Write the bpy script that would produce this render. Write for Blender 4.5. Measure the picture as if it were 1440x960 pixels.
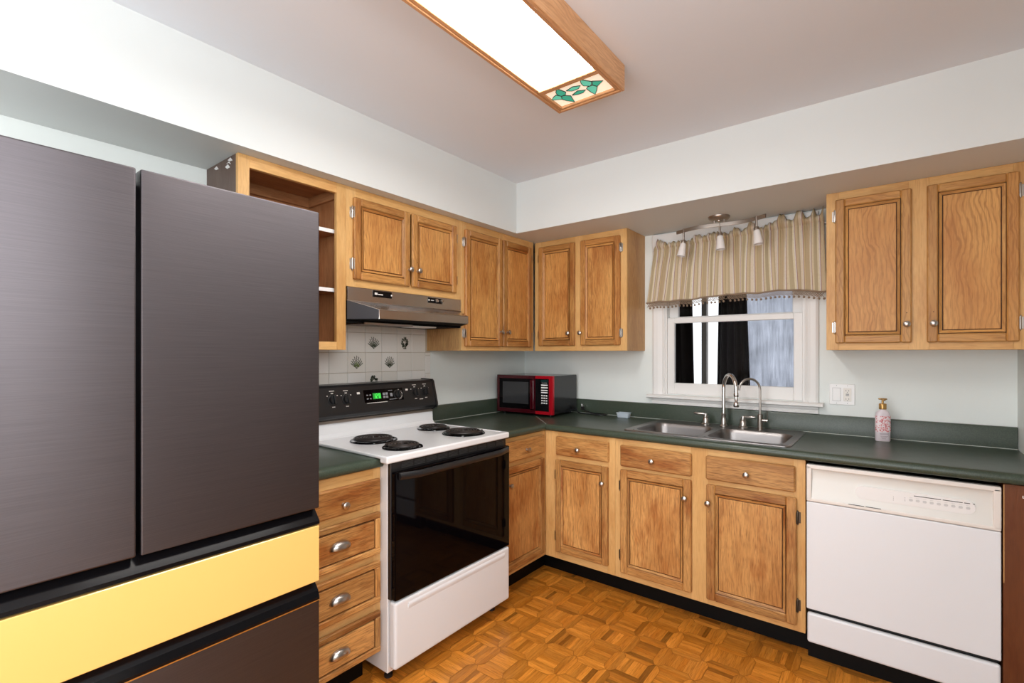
import bpy, bmesh, math, random
from mathutils import Vector, Matrix, noise
random.seed(7)
PI = math.pi
C = bpy.context.scene.collection
for o in list(bpy.data.objects): bpy.data.objects.remove(o)

# ------------------------------------------------------------------ camera
CX, CY, CH = 2.2647, -3.0287, 1.3358
F_PX, PX, V0 = 684.58, 730.58, 495.95
cam = bpy.data.cameras.new('camera'); co = bpy.data.objects.new('camera', cam); C.objects.link(co)
co.location = (CX, CY, CH); co.rotation_euler = (PI/2, 0, math.radians(37.3847))
cam.sensor_fit = 'HORIZONTAL'; cam.sensor_width = 36; cam.lens = F_PX/1440*36
cam.shift_x = (720-PX)/1440; cam.shift_y = (V0-480)/1440
cam.clip_start = .02
bpy.context.scene.camera = co

# ------------------------------------------------------------------ world, lights, exposure
sc = bpy.context.scene
sc.view_settings.view_transform = 'Standard'; sc.view_settings.look = 'None'
sc.view_settings.gamma = 1; sc.view_settings.use_curve_mapping = False
sc.view_settings.exposure = 0.08
w = bpy.data.worlds.new('sky'); sc.world = w; w.use_nodes = True
bg = w.node_tree.nodes['Background']; bg.inputs[0].default_value = (.93, .96, 1, 1); bg.inputs[1].default_value = 1.5
def area(name, loc, rot, sx, sy, watt, col):
    l = bpy.data.lights.new(name, 'AREA'); l.shape = 'RECTANGLE'; l.size = sx; l.size_y = sy; l.energy = watt; l.color = col
    o = bpy.data.objects.new(name, l); C.objects.link(o); o.location = loc; o.rotation_euler = rot; return o
area('added_fill_from_behind', (1.55, -4.62, 1.25), (PI/2, 0, 0), 1.9, 2.1, 46, (.97, .985, 1))  # added area fill behind the camera, set in an invented opening
area('added_fill_from_right', (2.79, -2.97, 1.86), (0, PI/2, 0), .72, 1.0, 25, (.96, .98, 1))  # added fill from the right, brightens the fridge top and left run
LAMP_EMIT = 26.0

# ------------------------------------------------------------------ materials
def mat(name, col=(.8, .8, .8), rough=.5, metal=0, spec=.5, **k):
    m = bpy.data.materials.new(name); m.use_nodes = True
    b = m.node_tree.nodes['Principled BSDF']
    b.inputs['Base Color'].default_value = (*col, 1); b.inputs['Roughness'].default_value = rough
    b.inputs['Metallic'].default_value = metal; b.inputs['Specular IOR Level'].default_value = spec
    for n, v in k.items():
        b.inputs[n.replace('_', ' ')].default_value = v
    return m
class NT:
    def __init__(s, m): s.t = m.node_tree; s.n = s.t.nodes; s.b = s.n['Principled BSDF']
    def new(s, t, **k):
        n = s.n.new(t)
        for a, v in k.items(): setattr(n, a, v)
        return n
    def link(s, a, b): s.t.links.new(a, b)
    def val(s, sock, v):
        if hasattr(v, 'is_linked') or hasattr(v, 'links'): s.link(v, sock)
        else: sock.default_value = v
    def math(s, op, a, b=0.0):
        n = s.new('ShaderNodeMath', operation=op); s.val(n.inputs[0], a); s.val(n.inputs[1], b); return n.outputs[0]
    def ramp(s, f, stops):
        r = s.new('ShaderNodeValToRGB'); e = r.color_ramp.elements
        while len(e) < len(stops): e.new(.5)
        for i, (p, c) in enumerate(stops): e[i].position = p; e[i].color = (*c, 1) if len(c) == 3 else c
        s.link(f, r.inputs[0]); return r.outputs[0]
    def mix(s, f, a, b, blend='MIX'):
        n = s.new('ShaderNodeMix', data_type='RGBA', blend_type=blend); s.val(n.inputs[0], f)
        s.val(n.inputs[6], a); s.val(n.inputs[7], b); return n.outputs[2]
    def noise(s, vec, scale, detail=3, rough=.5, dist=0):
        n = s.new('ShaderNodeTexNoise'); n.inputs['Scale'].default_value = scale; n.inputs['Detail'].default_value = detail
        n.inputs['Roughness'].default_value = rough; n.inputs['Distortion'].default_value = dist
        s.link(vec, n.inputs['Vector']); return n.outputs['Fac']
    def mapv(s, vec, sc=(1, 1, 1)):
        n = s.new('ShaderNodeMapping'); n.inputs['Scale'].default_value = sc; s.link(vec, n.inputs['Vector']); return n.outputs[0]
    def attr(s, name): return s.new('ShaderNodeAttribute', attribute_name=name)
    def obj(s): return s.new('ShaderNodeTexCoord').outputs['Object']
    def bump(s, h, strength=.2, dist=.002):
        n = s.new('ShaderNodeBump'); n.inputs['Strength'].default_value = strength; n.inputs['Distance'].default_value = dist
        s.link(h, n.inputs['Height']); s.link(n.outputs[0], s.b.inputs['Normal'])

def wood(name, light, mid, dark, rough=.42, blot=.5, grain=.55, fig=.5, tone=.25):
    m = mat(name, rough=rough, spec=.35); t = NT(m)
    gc = t.attr('gc').outputs['Vector']; tn = t.attr('tone').outputs['Fac']
    big = t.noise(t.mapv(gc, (7, 7, 2.2)), 1.0, 4, .6)
    dv = t.new('ShaderNodeVectorMath', operation='MULTIPLY_ADD')           # distorted bands: the cathedral figure
    nz = t.new('ShaderNodeTexNoise'); nz.inputs['Scale'].default_value = 1; nz.inputs['Detail'].default_value = 3
    t.link(t.mapv(gc, (9, 9, 5)), nz.inputs['Vector'])
    t.link(nz.outputs['Color'], dv.inputs[0]); dv.inputs[1].default_value = (.075, .075, 0); t.link(gc, dv.inputs[2])
    wv = t.new('ShaderNodeTexWave', wave_type='BANDS', bands_direction='DIAGONAL', wave_profile='SIN')
    wv.inputs['Scale'].default_value = 34; wv.inputs['Distortion'].default_value = 2.5; wv.inputs['Detail'].default_value = 2; wv.inputs['Detail Scale'].default_value = 2
    t.link(t.mapv(dv.outputs[0], (1, 1, .05)), wv.inputs['Vector'])
    fine = t.noise(t.mapv(gc, (420, 420, 16)), 1.0, 2, .6)
    med = t.noise(t.mapv(gc, (120, 120, 7)), 1.0, 3, .6)
    base = t.mix(t.ramp(big, [(.38, (0, 0, 0)), (.66, (1, 1, 1))]), (*light, 1), (*mid, 1))
    msk = t.ramp(t.noise(t.mapv(gc, (11, 11, 3)), 1.0, 2, .5), [(.35, (.25, .25, .25)), (.65, (1, 1, 1))])
    c = t.mix(t.math('MULTIPLY', t.math('MULTIPLY', t.ramp(wv.outputs['Fac'], [(.55, (0, 0, 0)), (.95, (1, 1, 1))]), msk), fig), base, (*dark, 1))
    c = t.mix(t.math('MULTIPLY', t.ramp(med, [(.50, (0, 0, 0)), (.72, (1, 1, 1))]), grain*.8), c, (*[(a+b)/2 for a, b in zip(mid, dark)], 1))
    c = t.mix(t.math('MULTIPLY', t.ramp(fine, [(.52, (0, 0, 0)), (.70, (1, 1, 1))]), grain), c, (*dark, 1))
    bl = t.noise(t.mapv(gc, (26, 26, 7)), 1.0, 6, .7)
    c = t.mix(t.math('MULTIPLY', t.ramp(bl, [(.53, (0, 0, 0)), (.70, (1, 1, 1))]), blot*.45), c, (*[x*.5 for x in mid], 1))
    st = t.noise(t.mapv(gc, (9, 9, 2.8)), 1.0, 4, .65)                      # broad old-finish stains
    c = t.mix(t.math('MULTIPLY', t.ramp(st, [(.50, (0, 0, 0)), (.66, (1, 1, 1))]), min(1, blot*1.15)), c, (.66, .46, .33, 1), 'MULTIPLY')
    hs = t.new('ShaderNodeHueSaturation'); t.link(c, hs.inputs['Color'])
    t.link(t.math('ADD', t.math('MULTIPLY', tn, tone), 1-tone/2), hs.inputs['Value'])
    t.link(hs.outputs[0], t.b.inputs['Base Color'])
    t.bump(t.math('ADD', fine, t.math('MULTIPLY', wv.outputs['Fac'], .5)), .12, .001)
    return m
M = {}
M['oak'] = wood('oak_door_wood', (.62, .32, .098), (.47, .20, .05), (.18, .06, .015), blot=.6, grain=.75, fig=.30, tone=.45)
M['oak_fig'] = wood('oak_figured_wood', (.63, .335, .105), (.50, .225, .06), (.29, .115, .03), blot=.25, grain=.6, fig=.55, tone=.35)
M['oak_frame'] = wood('oak_frame_wood', (.74, .45, .18), (.63, .345, .115), (.34, .155, .05), blot=.32, grain=.3, fig=.10, tone=.12)
M['oak_low'] = wood('oak_worn_wood', (.62, .325, .108), (.44, .195, .054), (.12, .042, .013), blot=.85, grain=.75, fig=.26, tone=.5)
M['oak_side'] = wood('oak_side_wood', (.64, .37, .15), (.52, .27, .10), (.24, .10, .035), blot=.35, grain=.35, fig=.3, tone=.1)
M['oak_lamp'] = wood('lamp_oak', (.66, .36, .18), (.56, .28, .12), (.32, .14, .05), blot=.1, grain=.5, fig=.4, tone=.1)
M['int'] = wood('cabinet_interior_wood', (.50, .24, .105), (.34, .15, .06), (.12, .045, .018), blot=.6, grain=.4, fig=.1, tone=.1)
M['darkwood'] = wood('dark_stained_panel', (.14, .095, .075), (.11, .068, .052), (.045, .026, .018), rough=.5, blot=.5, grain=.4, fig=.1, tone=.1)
M['brown'] = wood('brown_painted_panel', (.155, .05, .017), (.12, .036, .012), (.05, .016, .006), rough=.35, blot=.6, grain=.2, fig=.05, tone=.1)
M['groove'] = mat('dark_brown_groove', (.07, .028, .01), .6)  # dark brown, for the sheet behind panel gaps and for screw holes
M['parquet'] = wood('parquet_wood', (.66, .255, .035), (.49, .17, .017), (.20, .055, .005), rough=.28, blot=.25, grain=.6, fig=.12, tone=.62)
def paint(name, col, rough=.55, bump=.06, var=.05, scale=2.5):
    m = mat(name, col, rough, spec=.3); t = NT(m); v = t.obj()
    n = t.noise(v, scale, 4, .6)
    t.link(t.mix(n, (*[c*(1-var) for c in col], 1), (*[min(1, c*(1+var)) for c in col], 1)), t.b.inputs['Base Color'])
    t.bump(t.noise(v, 90, 4, .6), bump, .003); return m
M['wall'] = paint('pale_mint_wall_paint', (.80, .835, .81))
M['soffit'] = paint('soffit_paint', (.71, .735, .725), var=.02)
M['ceil'] = paint('ceiling_paint', (.78, .80, .84), bump=.05, var=.02)
M['trim'] = paint('white_trim_paint', (.80, .785, .765), .35, .02, .03)
M['black'] = mat('black_plastic', (.012, .012, .013), .32)
M['gloss'] = mat('black_glass', (.002, .0015, .002), .04, spec=.14)
M['toe'] = mat('black_vinyl_toe', (.003, .003, .003), .45, spec=.15)
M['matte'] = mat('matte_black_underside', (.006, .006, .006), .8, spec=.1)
M['white'] = mat('white_enamel', (.80, .80, .81), .16, spec=.5)
M['bisque'] = mat('off_white_plastic', (.80, .75, .70), .3)
M['bisque_in'] = mat('off_white_plastic_recess', (.74, .73, .69), .3)
M['whitep'] = mat('white_plastic', (.85, .84, .83), .3)
M['dwdoor'] = mat('white_painted_steel', (.80, .82, .85), .3)
M['grey'] = mat('grey_print', (.25, .25, .26), .5)
M['nickel'] = mat('brushed_nickel', (.50, .465, .43), .28, 1)
M['chrome'] = mat('polished_steel', (.72, .69, .67), .12, 1)
M['bronze'] = mat('dark_bronze', (.10, .075, .055), .4, .8)
M['rail'] = mat('nickel_rail', (.42, .37, .33), .33, 1)
M['coil'] = mat('burner_coil', (.035, .028, .026), .38, .3)
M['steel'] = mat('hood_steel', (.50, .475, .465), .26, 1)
M['hooddark'] = mat('hood_side_reflected_dark', (.09, .09, .10), .4, .3)  # steel side with the dark fridge's reflection put into its colour
M['filter'] = mat('mesh_filter', (.16, .12, .08), .5, .7)
M['green'] = mat('green_digits', (.02, .6, .05), .5, Emission_Color=(.1, 1, .12, 1), Emission_Strength=.9)
M['red'] = mat('metallic_red_plastic', (.50, .006, .018), .18, .35)
M['redD'] = mat('dark_red_plastic', (.05, .001, .005), .12, 0)
M['mwside'] = mat('black_painted_steel', (.012, .012, .014), .16, spec=.5)
M['shade'] = mat('white_frosted_shade', (.80, .76, .74), .35)
M['gold'] = mat('gold_pump', (.50, .30, .10), .3, .7)
M['clear'] = mat('clear_plastic', (.75, .85, .95), .12, Alpha=.42)
M['blackband'] = mat('black_gloss_band', (.004, .004, .005), .15, spec=.25)
M['drapes'] = paint('dark_brown_curtain', (.012, .0075, .006), .9, .2, .2, 12)
M['alu'] = mat('taupe_door_frame', (.22, .19, .165), .45)
M['caulk'] = mat('white_caulk', (.62, .66, .60), .5)
M['tilegrout'] = mat('tan_grout', (.52, .44, .34), .8)
M['leafA'] = mat('green_herb_print', (.055, .075, .04), .5)
M['leafB'] = mat('grey_green_herb_print', (.12, .135, .09), .5)
M['leafC'] = mat('light_green_herb_print', (.14, .20, .04), .5)
# brushed black stainless, horizontal brushing
m = mat('brushed_black_steel', (.20, .185, .20), .42, .95, Anisotropic=.8, Anisotropic_Rotation=.25); t = NT(m); v = t.obj()
n1 = t.noise(t.mapv(v, (1, 6, 900)), 1, 3, .6)
t.link(t.ramp(n1, [(.3, (.100, .090, .098)), (.7, (.124, .113, .121))]), t.b.inputs['Base Color'])
t.link(t.math('ADD', t.math('MULTIPLY', n1, .06), .38), t.b.inputs['Roughness'])
tg = t.new('ShaderNodeTangent', direction_type='RADIAL', axis='Z'); t.link(tg.outputs[0], t.b.inputs['Tangent'])
t.bump(n1, .03, .0003); M['fridge'] = m
M['yellow'] = mat('glossy_yellow_panel', (.90, .55, .17), .22, Coat_Weight=.2)
# tile glaze
m = mat('cream_tile_glaze', (.72, .69, .63), .18); t = NT(m); tn = t.attr('tone').outputs['Fac']
t.link(t.mix(tn, (.78, .74, .67, 1), (.86, .83, .79, 1)), t.b.inputs['Base Color']); M['tile'] = m
# green laminate
m = mat('dark_green_laminate', (.05, .07, .055), .3, spec=.45); t = NT(m); v = t.obj()
a = t.noise(v, 260, 3, .7); b2 = t.noise(v, 3, 4, .6)
c = t.mix(t.ramp(a, [(.42, (0, 0, 0)), (.62, (1, 1, 1))]), (.032, .052, .036, 1), (.056, .080, .055, 1))
c = t.mix(t.math('MULTIPLY', b2, .35), c, (.075, .075, .055, 1))
t.link(c, t.b.inputs['Base Color']); t.link(t.math('ADD', t.math('MULTIPLY', b2, .2), .22), t.b.inputs['Roughness'])
t.bump(a, .05, .0006); M['lam'] = m
# sink steel
m = mat('sink_steel', (.28, .265, .26), .3, 1); t = NT(m); v = t.obj()
n1 = t.noise(t.mapv(v, (8, 260, 260)), 1, 3, .6)
t.link(t.math('ADD', t.math('MULTIPLY', n1, .16), .28), t.b.inputs['Roughness']); t.bump(n1, .03, .0005); M['sink'] = m
# lamp diffuser
def emis(name, col, s, rough=.4):
    return mat(name, col, rough, Emission_Color=(*col, 1), Emission_Strength=s)
M['diff'] = emis('lit_acrylic_diffuser', (1, .985, .955), LAMP_EMIT)
M['cream'] = emis('lit_cream_glass', (.98, .86, .68), .55)
M['teal'] = emis('lit_teal_glass', (.03, .36, .24), .55)
M['teal2'] = emis('lit_pale_teal_glass', (.10, .50, .36), .6)
M['lead'] = mat('lead_came', (.03, .035, .03), .5)
# window glass
m = bpy.data.materials.new('window_glass'); m.use_nodes = True; nt = m.node_tree; nt.nodes.clear()
o_ = nt.nodes.new('ShaderNodeOutputMaterial'); mx = nt.nodes.new('ShaderNodeMixShader'); tr = nt.nodes.new('ShaderNodeBsdfTransparent')
gl = nt.nodes.new('ShaderNodeBsdfGlossy'); gl.inputs['Roughness'].default_value = .03; fr = nt.nodes.new('ShaderNodeFresnel'); fr.inputs[0].default_value = 1.12
for a_, b_ in ((fr.outputs[0], mx.inputs[0]), (tr.outputs[0], mx.inputs[1]), (gl.outputs[0], mx.inputs[2]), (mx.outputs[0], o_.inputs[0])): nt.links.new(a_, b_)
M['glass'] = m
# fogged streaky glass
m = bpy.data.materials.new('fogged_streaky_glass'); m.use_nodes = True; t = NT(m); v = t.obj()
s1 = t.noise(t.mapv(v, (55, 55, 3.5)), 1, 6, .8); s2 = t.noise(v, 7, 5, .6); s3 = t.noise(v, 120, 2, .6)
f = t.math('ADD', t.math('MULTIPLY', s1, .7), t.math('MULTIPLY', s2, .3))
col = t.ramp(f, [(.36, (.42, .43, .46)), (.50, (.66, .68, .73)), (.64, (.92, .94, 1))])
tb = t.new('ShaderNodeBsdfTranslucent'); t.link(t.mix(t.math('MULTIPLY', t.ramp(s3, [(.6, (0, 0, 0)), (.75, (1, 1, 1))]), .3), col, (.8, .85, .95, 1)), tb.inputs[0])
mx = t.new('ShaderNodeMixShader'); mx.inputs[0].default_value = .25
t.b.inputs['Roughness'].default_value = .3; t.b.inputs['Base Color'].default_value = (.3, .33, .4, 1)
t.link(tb.outputs[0], mx.inputs[1]); t.link(t.b.outputs[0], mx.inputs[2])
t.link(mx.outputs[0], t.n['Material Output'].inputs[0]); M['fog'] = m
# valance stripes
m = mat('striped_valance_cloth', (.5, .42, .3), .85, spec=.1); t = NT(m)
gx = t.new('ShaderNodeSeparateXYZ'); t.link(t.attr('gc').outputs['Vector'], gx.inputs[0])
fr_ = t.math('FRACT', t.math('MULTIPLY', gx.outputs[0], 6.2))
st = [(0, (.50, .40, .26)), (.16, (.64, .56, .42)), (.20, (.70, .66, .62)), (.235, (.36, .22, .19)), (.26, (.66, .58, .42)), (.33, (.48, .41, .27)), (.46, (.72, .66, .48)),
      (.52, (.72, .68, .66)), (.56, (.40, .25, .23)), (.585, (.60, .50, .34)), (.68, (.50, .42, .28)), (.74, (.70, .62, .50)), (.84, (.70, .66, .62)), (.88, (.38, .23, .20)), (.91, (.58, .47, .30)), (.97, (.44, .36, .20))]
cr = t.ramp(fr_, st); 
for nn in t.n:
    if nn.type == 'VALTORGB' and len(nn.color_ramp.elements) > 8: nn.color_ramp.interpolation = 'CONSTANT'
sh = t.math('GREATER_THAN', t.noise(t.mapv(t.attr('gc').outputs['Vector'], (900, 1, 30)), 1, 1), .55)
t.link(t.mix(1.0, t.mix(t.math('MULTIPLY', sh, .25), cr, (.42, .34, .24, 1)), (.93, .90, .87, 1), 'MULTIPLY'), t.b.inputs['Base Color']); M['cloth'] = m
M['fringe'] = mat('brown_braid_fringe', (.27, .19, .125), .8)
# floral label
m = mat('floral_label', (.8, .7, .72), .45); t = NT(m); v = t.obj()
vo = t.new('ShaderNodeTexVoronoi'); vo.inputs['Scale'].default_value = 130; t.link(v, vo.inputs['Vector'])
vn = t.noise(v, 70, 3, .6)
t.link(t.ramp(t.math('ADD', t.math('MULTIPLY', vo.outputs['Distance'], .55), t.math('MULTIPLY', vn, .5)), [(.33, (.42, .07, .09)), (.42, (.75, .28, .30)), (.50, (.82, .48, .48)), (.58, (.85, .74, .76))]), t.b.inputs['Base Color']); M['floral'] = m
M['bottle'] = mat('pinkish_white_bottle', (.76, .68, .72), .28)
M['bottletext'] = mat('grey_label_print', (.42, .34, .38), .5)

# ------------------------------------------------------------------ mesh helpers
class MB:
    """collects shapes into one mesh; gc = wood-grain coordinates (third = along the grain), tone = per-piece shade"""
    def __init__(s): s.v = []; s.f = []; s.gc = []; s.tn = []; s.mi = []; s.sm = []
    def raw(s, verts, faces, gc=None, tone=None, mi=0, smooth=False):
        if tone is None: tone = random.random()
        b = len(s.v); s.v += [tuple(v) for v in verts]
        if gc is None: gc = [tuple(v) for v in verts]
        s.gc += gc; s.tn += [tone]*len(verts)
        for f in faces: s.f.append(tuple(b+i for i in f)); s.mi.append(mi); s.sm.append(smooth)
    def grain(s, verts, ax):
        o = (random.uniform(0, 9), random.uniform(0, 9), random.uniform(0, 9))
        i = 'xyz'.index(ax); p = [(1, 2, 0), (2, 0, 1), (0, 1, 2)][i]
        return [tuple(v[p[k]]+o[k] for k in range(3)) for v in verts]
    def bm(s, bm, ax='z', tone=None, mi=0, smooth=False):
        bm.verts.ensure_lookup_table(); bm.verts.index_update()
        vs = [v.co.copy() for v in bm.verts]
        s.raw(vs, [[v.index for v in f.verts] for f in bm.faces], s.grain(vs, ax), tone, mi, smooth); bm.free()
    def box(s, x0, x1, y0, y1, z0, z1, bev=0, ax='z', tone=None, mi=0, seg=1):
        if x0 > x1: x0, x1 = x1, x0
        if y0 > y1: y0, y1 = y1, y0
        if z0 > z1: z0, z1 = z1, z0
        b = bmesh.new(); bmesh.ops.create_cube(b, size=1)
        for v in b.verts: v.co = Vector(((x0+x1)/2+v.co.x*(x1-x0), (y0+y1)/2+v.co.y*(y1-y0), (z0+z1)/2+v.co.z*(z1-z0)))
        if bev: bmesh.ops.bevel(b, geom=b.edges[:], offset=bev, segments=seg, profile=.5, affect='EDGES')
        s.bm(b, ax, tone, mi)
    def prism(s, poly, a0, a1, axis='x', ax='z', tone=None, mi=0, smooth=False):
        """poly: 2D points in the two other axes (cyclic order y,z / x,z / x,y)"""
        n = len(poly)
        def P(a, p): return {'x': (a, p[0], p[1]), 'y': (p[0], a, p[1]), 'z': (p[0], p[1], a)}[axis]
        vs = [P(a0, p) for p in poly]+[P(a1, p) for p in poly]
        fs = [(i, (i+1) % n, n+(i+1) % n, n+i) for i in range(n)]+[tuple(range(n-1, -1, -1)), tuple(range(n, 2*n))]
        b = bmesh.new(); bv = [b.verts.new(v) for v in vs]
        for f in fs: b.faces.new([bv[i] for i in f])
        bmesh.ops.recalc_face_normals(b, faces=b.faces[:]); s.bm(b, ax, tone, mi, smooth)
    def lathe(s, prof, n=20, M4=None, mi=0, tone=.5):
        """prof: (r, h) along +z"""
        vs = []; fs = []
        for r, h in prof:
            for k in range(n):
                a = 2*PI*k/n; vs.append(Vector((r*math.cos(a), r*math.sin(a), h)))
        for i in range(len(prof)-1):
            for k in range(n): fs.append((i*n+k, i*n+(k+1) % n, (i+1)*n+(k+1) % n, (i+1)*n+k))
        fs.append(tuple(range(n-1, -1, -1))); fs.append(tuple((len(prof)-1)*n+k for k in range(n)))
        if M4: vs = [M4 @ v for v in vs]
        s.raw(vs, fs, None, tone, mi, True)
    def tube(s, pts, r, n=10, mi=0, tone=.5, flat=None):
        pts = [Vector(p) for p in pts]; rs = r if isinstance(r, (list, tuple)) else [r]*len(pts)
        T = []
        for i in range(len(pts)):
            a = pts[max(0, i-1)]; b = pts[min(len(pts)-1, i+1)]; T.append((b-a).normalized())
        u = T[0].orthogonal().normalized(); vs = []; fs = []
        if flat: u = Vector(flat)
        for i, p in enumerate(pts):
            u = (u-T[i]*u.dot(T[i])).normalized(); w_ = T[i].cross(u)
            for k in range(n):
                a = 2*PI*k/n; vs.append(p+(u*math.cos(a)+w_*math.sin(a))*rs[i])
        for i in range(len(pts)-1):
            for k in range(n): fs.append((i*n+k, i*n+(k+1) % n, (i+1)*n+(k+1) % n, (i+1)*n+k))
        fs.append(tuple(range(n-1, -1, -1))); fs.append(tuple((len(pts)-1)*n+k for k in range(n)))
        s.raw(vs, fs, None, tone, mi, True)
    def loft(s, rings, mi=0, smooth=True, cap=True):
        n = len(rings[0]); vs = [p for r in rings for p in r]; fs = []
        for i in range(len(rings)-1):
            for k in range(n): fs.append((i*n+k, i*n+(k+1) % n, (i+1)*n+(k+1) % n, (i+1)*n+k))
        if cap: fs.append(tuple((len(rings)-1)*n+k for k in range(n)))
        s.raw(vs, fs, None, .5, mi, smooth)
    def build(s, name, mats, parent=None, off=None):
        me = bpy.data.meshes.new(name); me.from_pydata(s.v, [], s.f)
        for m_ in (mats if isinstance(mats, (list, tuple)) else [mats]): me.materials.append(M[m_] if isinstance(m_, str) else m_)
        a = me.attributes.new('gc', 'FLOAT_VECTOR', 'POINT'); a.data.foreach_set('vector', [x for g in s.gc for x in g])
        a = me.attributes.new('tone', 'FLOAT', 'POINT'); a.data.foreach_set('value', s.tn)
        me.polygons.foreach_set('material_index', s.mi); me.polygons.foreach_set('use_smooth', s.sm)
        b = bmesh.new(); b.from_mesh(me); bmesh.ops.recalc_face_normals(b, faces=b.faces[:]); b.to_mesh(me); b.free()
        if any(s.sm): me.set_sharp_from_angle(angle=math.radians(42))
        o = bpy.data.objects.new(name, me); C.objects.link(o)
        if parent:
            o.parent = parent
            r = parent
            while r.parent: r = r.parent
            if off is not None: o.location = off
            elif parent is r: o.location = (0, 0, -r.location.z) if r.get('_z') else (0, 0, 0)
        return o
def box(*a, **k):
    m_ = MB(); m_.box(*a, **k); return m_
def tag(o, label, cat, group=None):
    o['label'] = label; o['category'] = cat
    if group: o['group'] = group
    return o
def thing(name, label, cat, loc=(0, 0, 0), rz=0, group=None):
    """an Empty at the thing's base; children are written with absolute heights"""
    o = bpy.data.objects.new(name, None); C.objects.link(o); o.location = loc; o.rotation_euler = (0, 0, rz)
    o.empty_display_size = .05
    tag(o, label, cat, group); o['_z'] = 1; return o
def struct(name, mb, mats):
    o = mb.build(name, mats); o['kind'] = 'structure'; return o
def child(mesh, name, parent, loc, rz=0):
    o = bpy.data.objects.new(name, mesh); C.objects.link(o); o.parent = parent; o.location = loc; o.rotation_euler = (0, 0, rz); return o

# ------------------------------------------------------------------ the setting
ZC, ZS, SL, SR, W = 2.4153, 2.0973, .3633, .572, 2.7046
YB = -4.6
# parquet: a picture-frame block pattern, each strip a piece of wood
fl = MB(); P = .154; g = .0014
fl.box(-.02, W, YB, .0, -.03, -.004, tone=.1)
nx0 = math.floor((0-1.003)/P); nx1 = math.ceil((W-1.003)/P); ny0 = math.floor((YB+1.02)/P); ny1 = math.ceil((0+1.02)/P)
def strip(poly, ax):
    cx_ = sum(p[0] for p in poly)/len(poly); cy_ = sum(p[1] for p in poly)/len(poly)
    q = []
    for x, y in poly:
        d = math.hypot(x-cx_, y-cy_); k_ = (d-g)/d; q.append((cx_+(x-cx_)*k_, cy_+(y-cy_)*k_))
    vs = [(x, y, 0) for x, y in q]; t_ = random.random()
    t_ = t_*.8+.25 if random.random() > .07 else random.choice((-.3, -.1, .1))
    fl.raw(vs, [tuple(range(len(vs)))], fl.grain(vs, ax), t_)
for i in range(nx0, nx1):
    for j in range(ny0, ny1):
        x0 = 1.003+i*P; y0 = -1.02+j*P; e = .026; c = .008
        a0, a1, b0, b1 = x0, x0+P, y0, y0+P
        if a1 < -.02 or a0 > W or b0 > 0 or b1 < YB: continue
        strip([(a0+c, b0), (a1-c, b0), (a1-e, b0+e), (a0+e, b0+e)], 'x'); strip([(a0+c, b1), (a0+e, b1-e), (a1-e, b1-e), (a1-c, b1)], 'x')
        strip([(a0, b0), (a0+c, b0), (a0+e, b0+e), (a0+e, b1-e), (a0+c, b1), (a0, b1)], 'y'); strip([(a1, b0), (a1, b1), (a1-c, b1), (a1-e, b1-e), (a1-e, b0+e), (a1-c, b0)], 'y')
        n = random.choice((4, 4, 5)); L = (P-2*e)/n
        for k in range(n):
            if (i+j) % 2: strip([(a0+e+k*L, b0+e), (a0+e+k*L+L, b0+e), (a0+e+k*L+L, b1-e), (a0+e+k*L, b1-e)], 'y')
            else: strip([(a0+e, b0+e+k*L), (a1-e, b0+e+k*L), (a1-e, b0+e+k*L+L), (a0+e, b0+e+k*L+L)], 'x')
struct('floor', fl, 'parquet')
struct('ceiling', box(-.1, W+.1, YB-.1, .15, ZC, ZC+.1), 'ceil')
struct('wall_left', box(-.1, 0, YB-.1, .0, -.03, ZC), 'wall')
WX0, WX1, WZ0, WZ1 = 1.119, 1.894, 1.075, 2.02
wb = MB()
wb.box(-.1, WX0, 0, .12, -.03, ZC); wb.box(WX1, W+.1, 0, .12, -.03, ZC); wb.box(WX0, WX1, 0, .12, -.03, WZ0); wb.box(WX0, WX1, 0, .12, WZ1, ZC)
struct('wall_back', wb, 'wall')
wr = MB(); wr.box(W, W+.1, -.78, .0, -.03, ZC); wr.box(W, W+.1, -2.45, -2.25, -.03, ZC); wr.box(W, W+.1, YB-.1, -3.5, -.03, ZC); wr.box(W, W+.1, -3.5, -2.45, -.03, 1.48); wr.box(W, W+.1, -3.5, -2.45, 2.24, ZC); wr.box(W, W+.1, -2.25, -.78, 2.05, ZC)  # openings invented: high one for the side fill, doorway for the fridge's dark reflection
struct('wall_right', wr, 'wall')
hl = MB(); hl.box(W+.1, 4.6, -2.4, .3, ZC, ZC+.1); hl.box(4.6, 4.7, -2.4, .3, -.03, ZC); hl.box(W+.1, 4.6, .3, .4, -.03, ZC); hl.box(W+.1, 4.6, -2.4, -2.3, -.03, ZC)  # unseen dim hall, added so the fridge doors reflect something dark
struct('wall_added_hall', hl, 'wall')
struct('floor_added_hall', box(W+.0005, 4.6, -2.4, .3, -.03, -.002), 'int')
wf = MB()
wf.box(0, .55, YB-.1, YB, -.03, ZC); wf.box(2.5, W, YB-.1, YB, -.03, ZC); wf.box(.55, 2.5, YB-.1, YB, 2.32, ZC)  # opening invented to let in the fill from behind
struct('wall_front', wf, 'wall')
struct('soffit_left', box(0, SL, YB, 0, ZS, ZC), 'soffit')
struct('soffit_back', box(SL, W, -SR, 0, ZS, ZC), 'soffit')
struct('baseboard_left', box(.0, .526, -1.06, -.49, 0, .122), 'toe')
struct('baseboard_back', box(.526, 1.972, -.497, -.40, 0, .122), 'toe')
bq = MB(); bq.box(1.972, 2.60, -.545, -.45, 0, .092); struct('baseboard_dishwasher', bq, 'toe')

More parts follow.
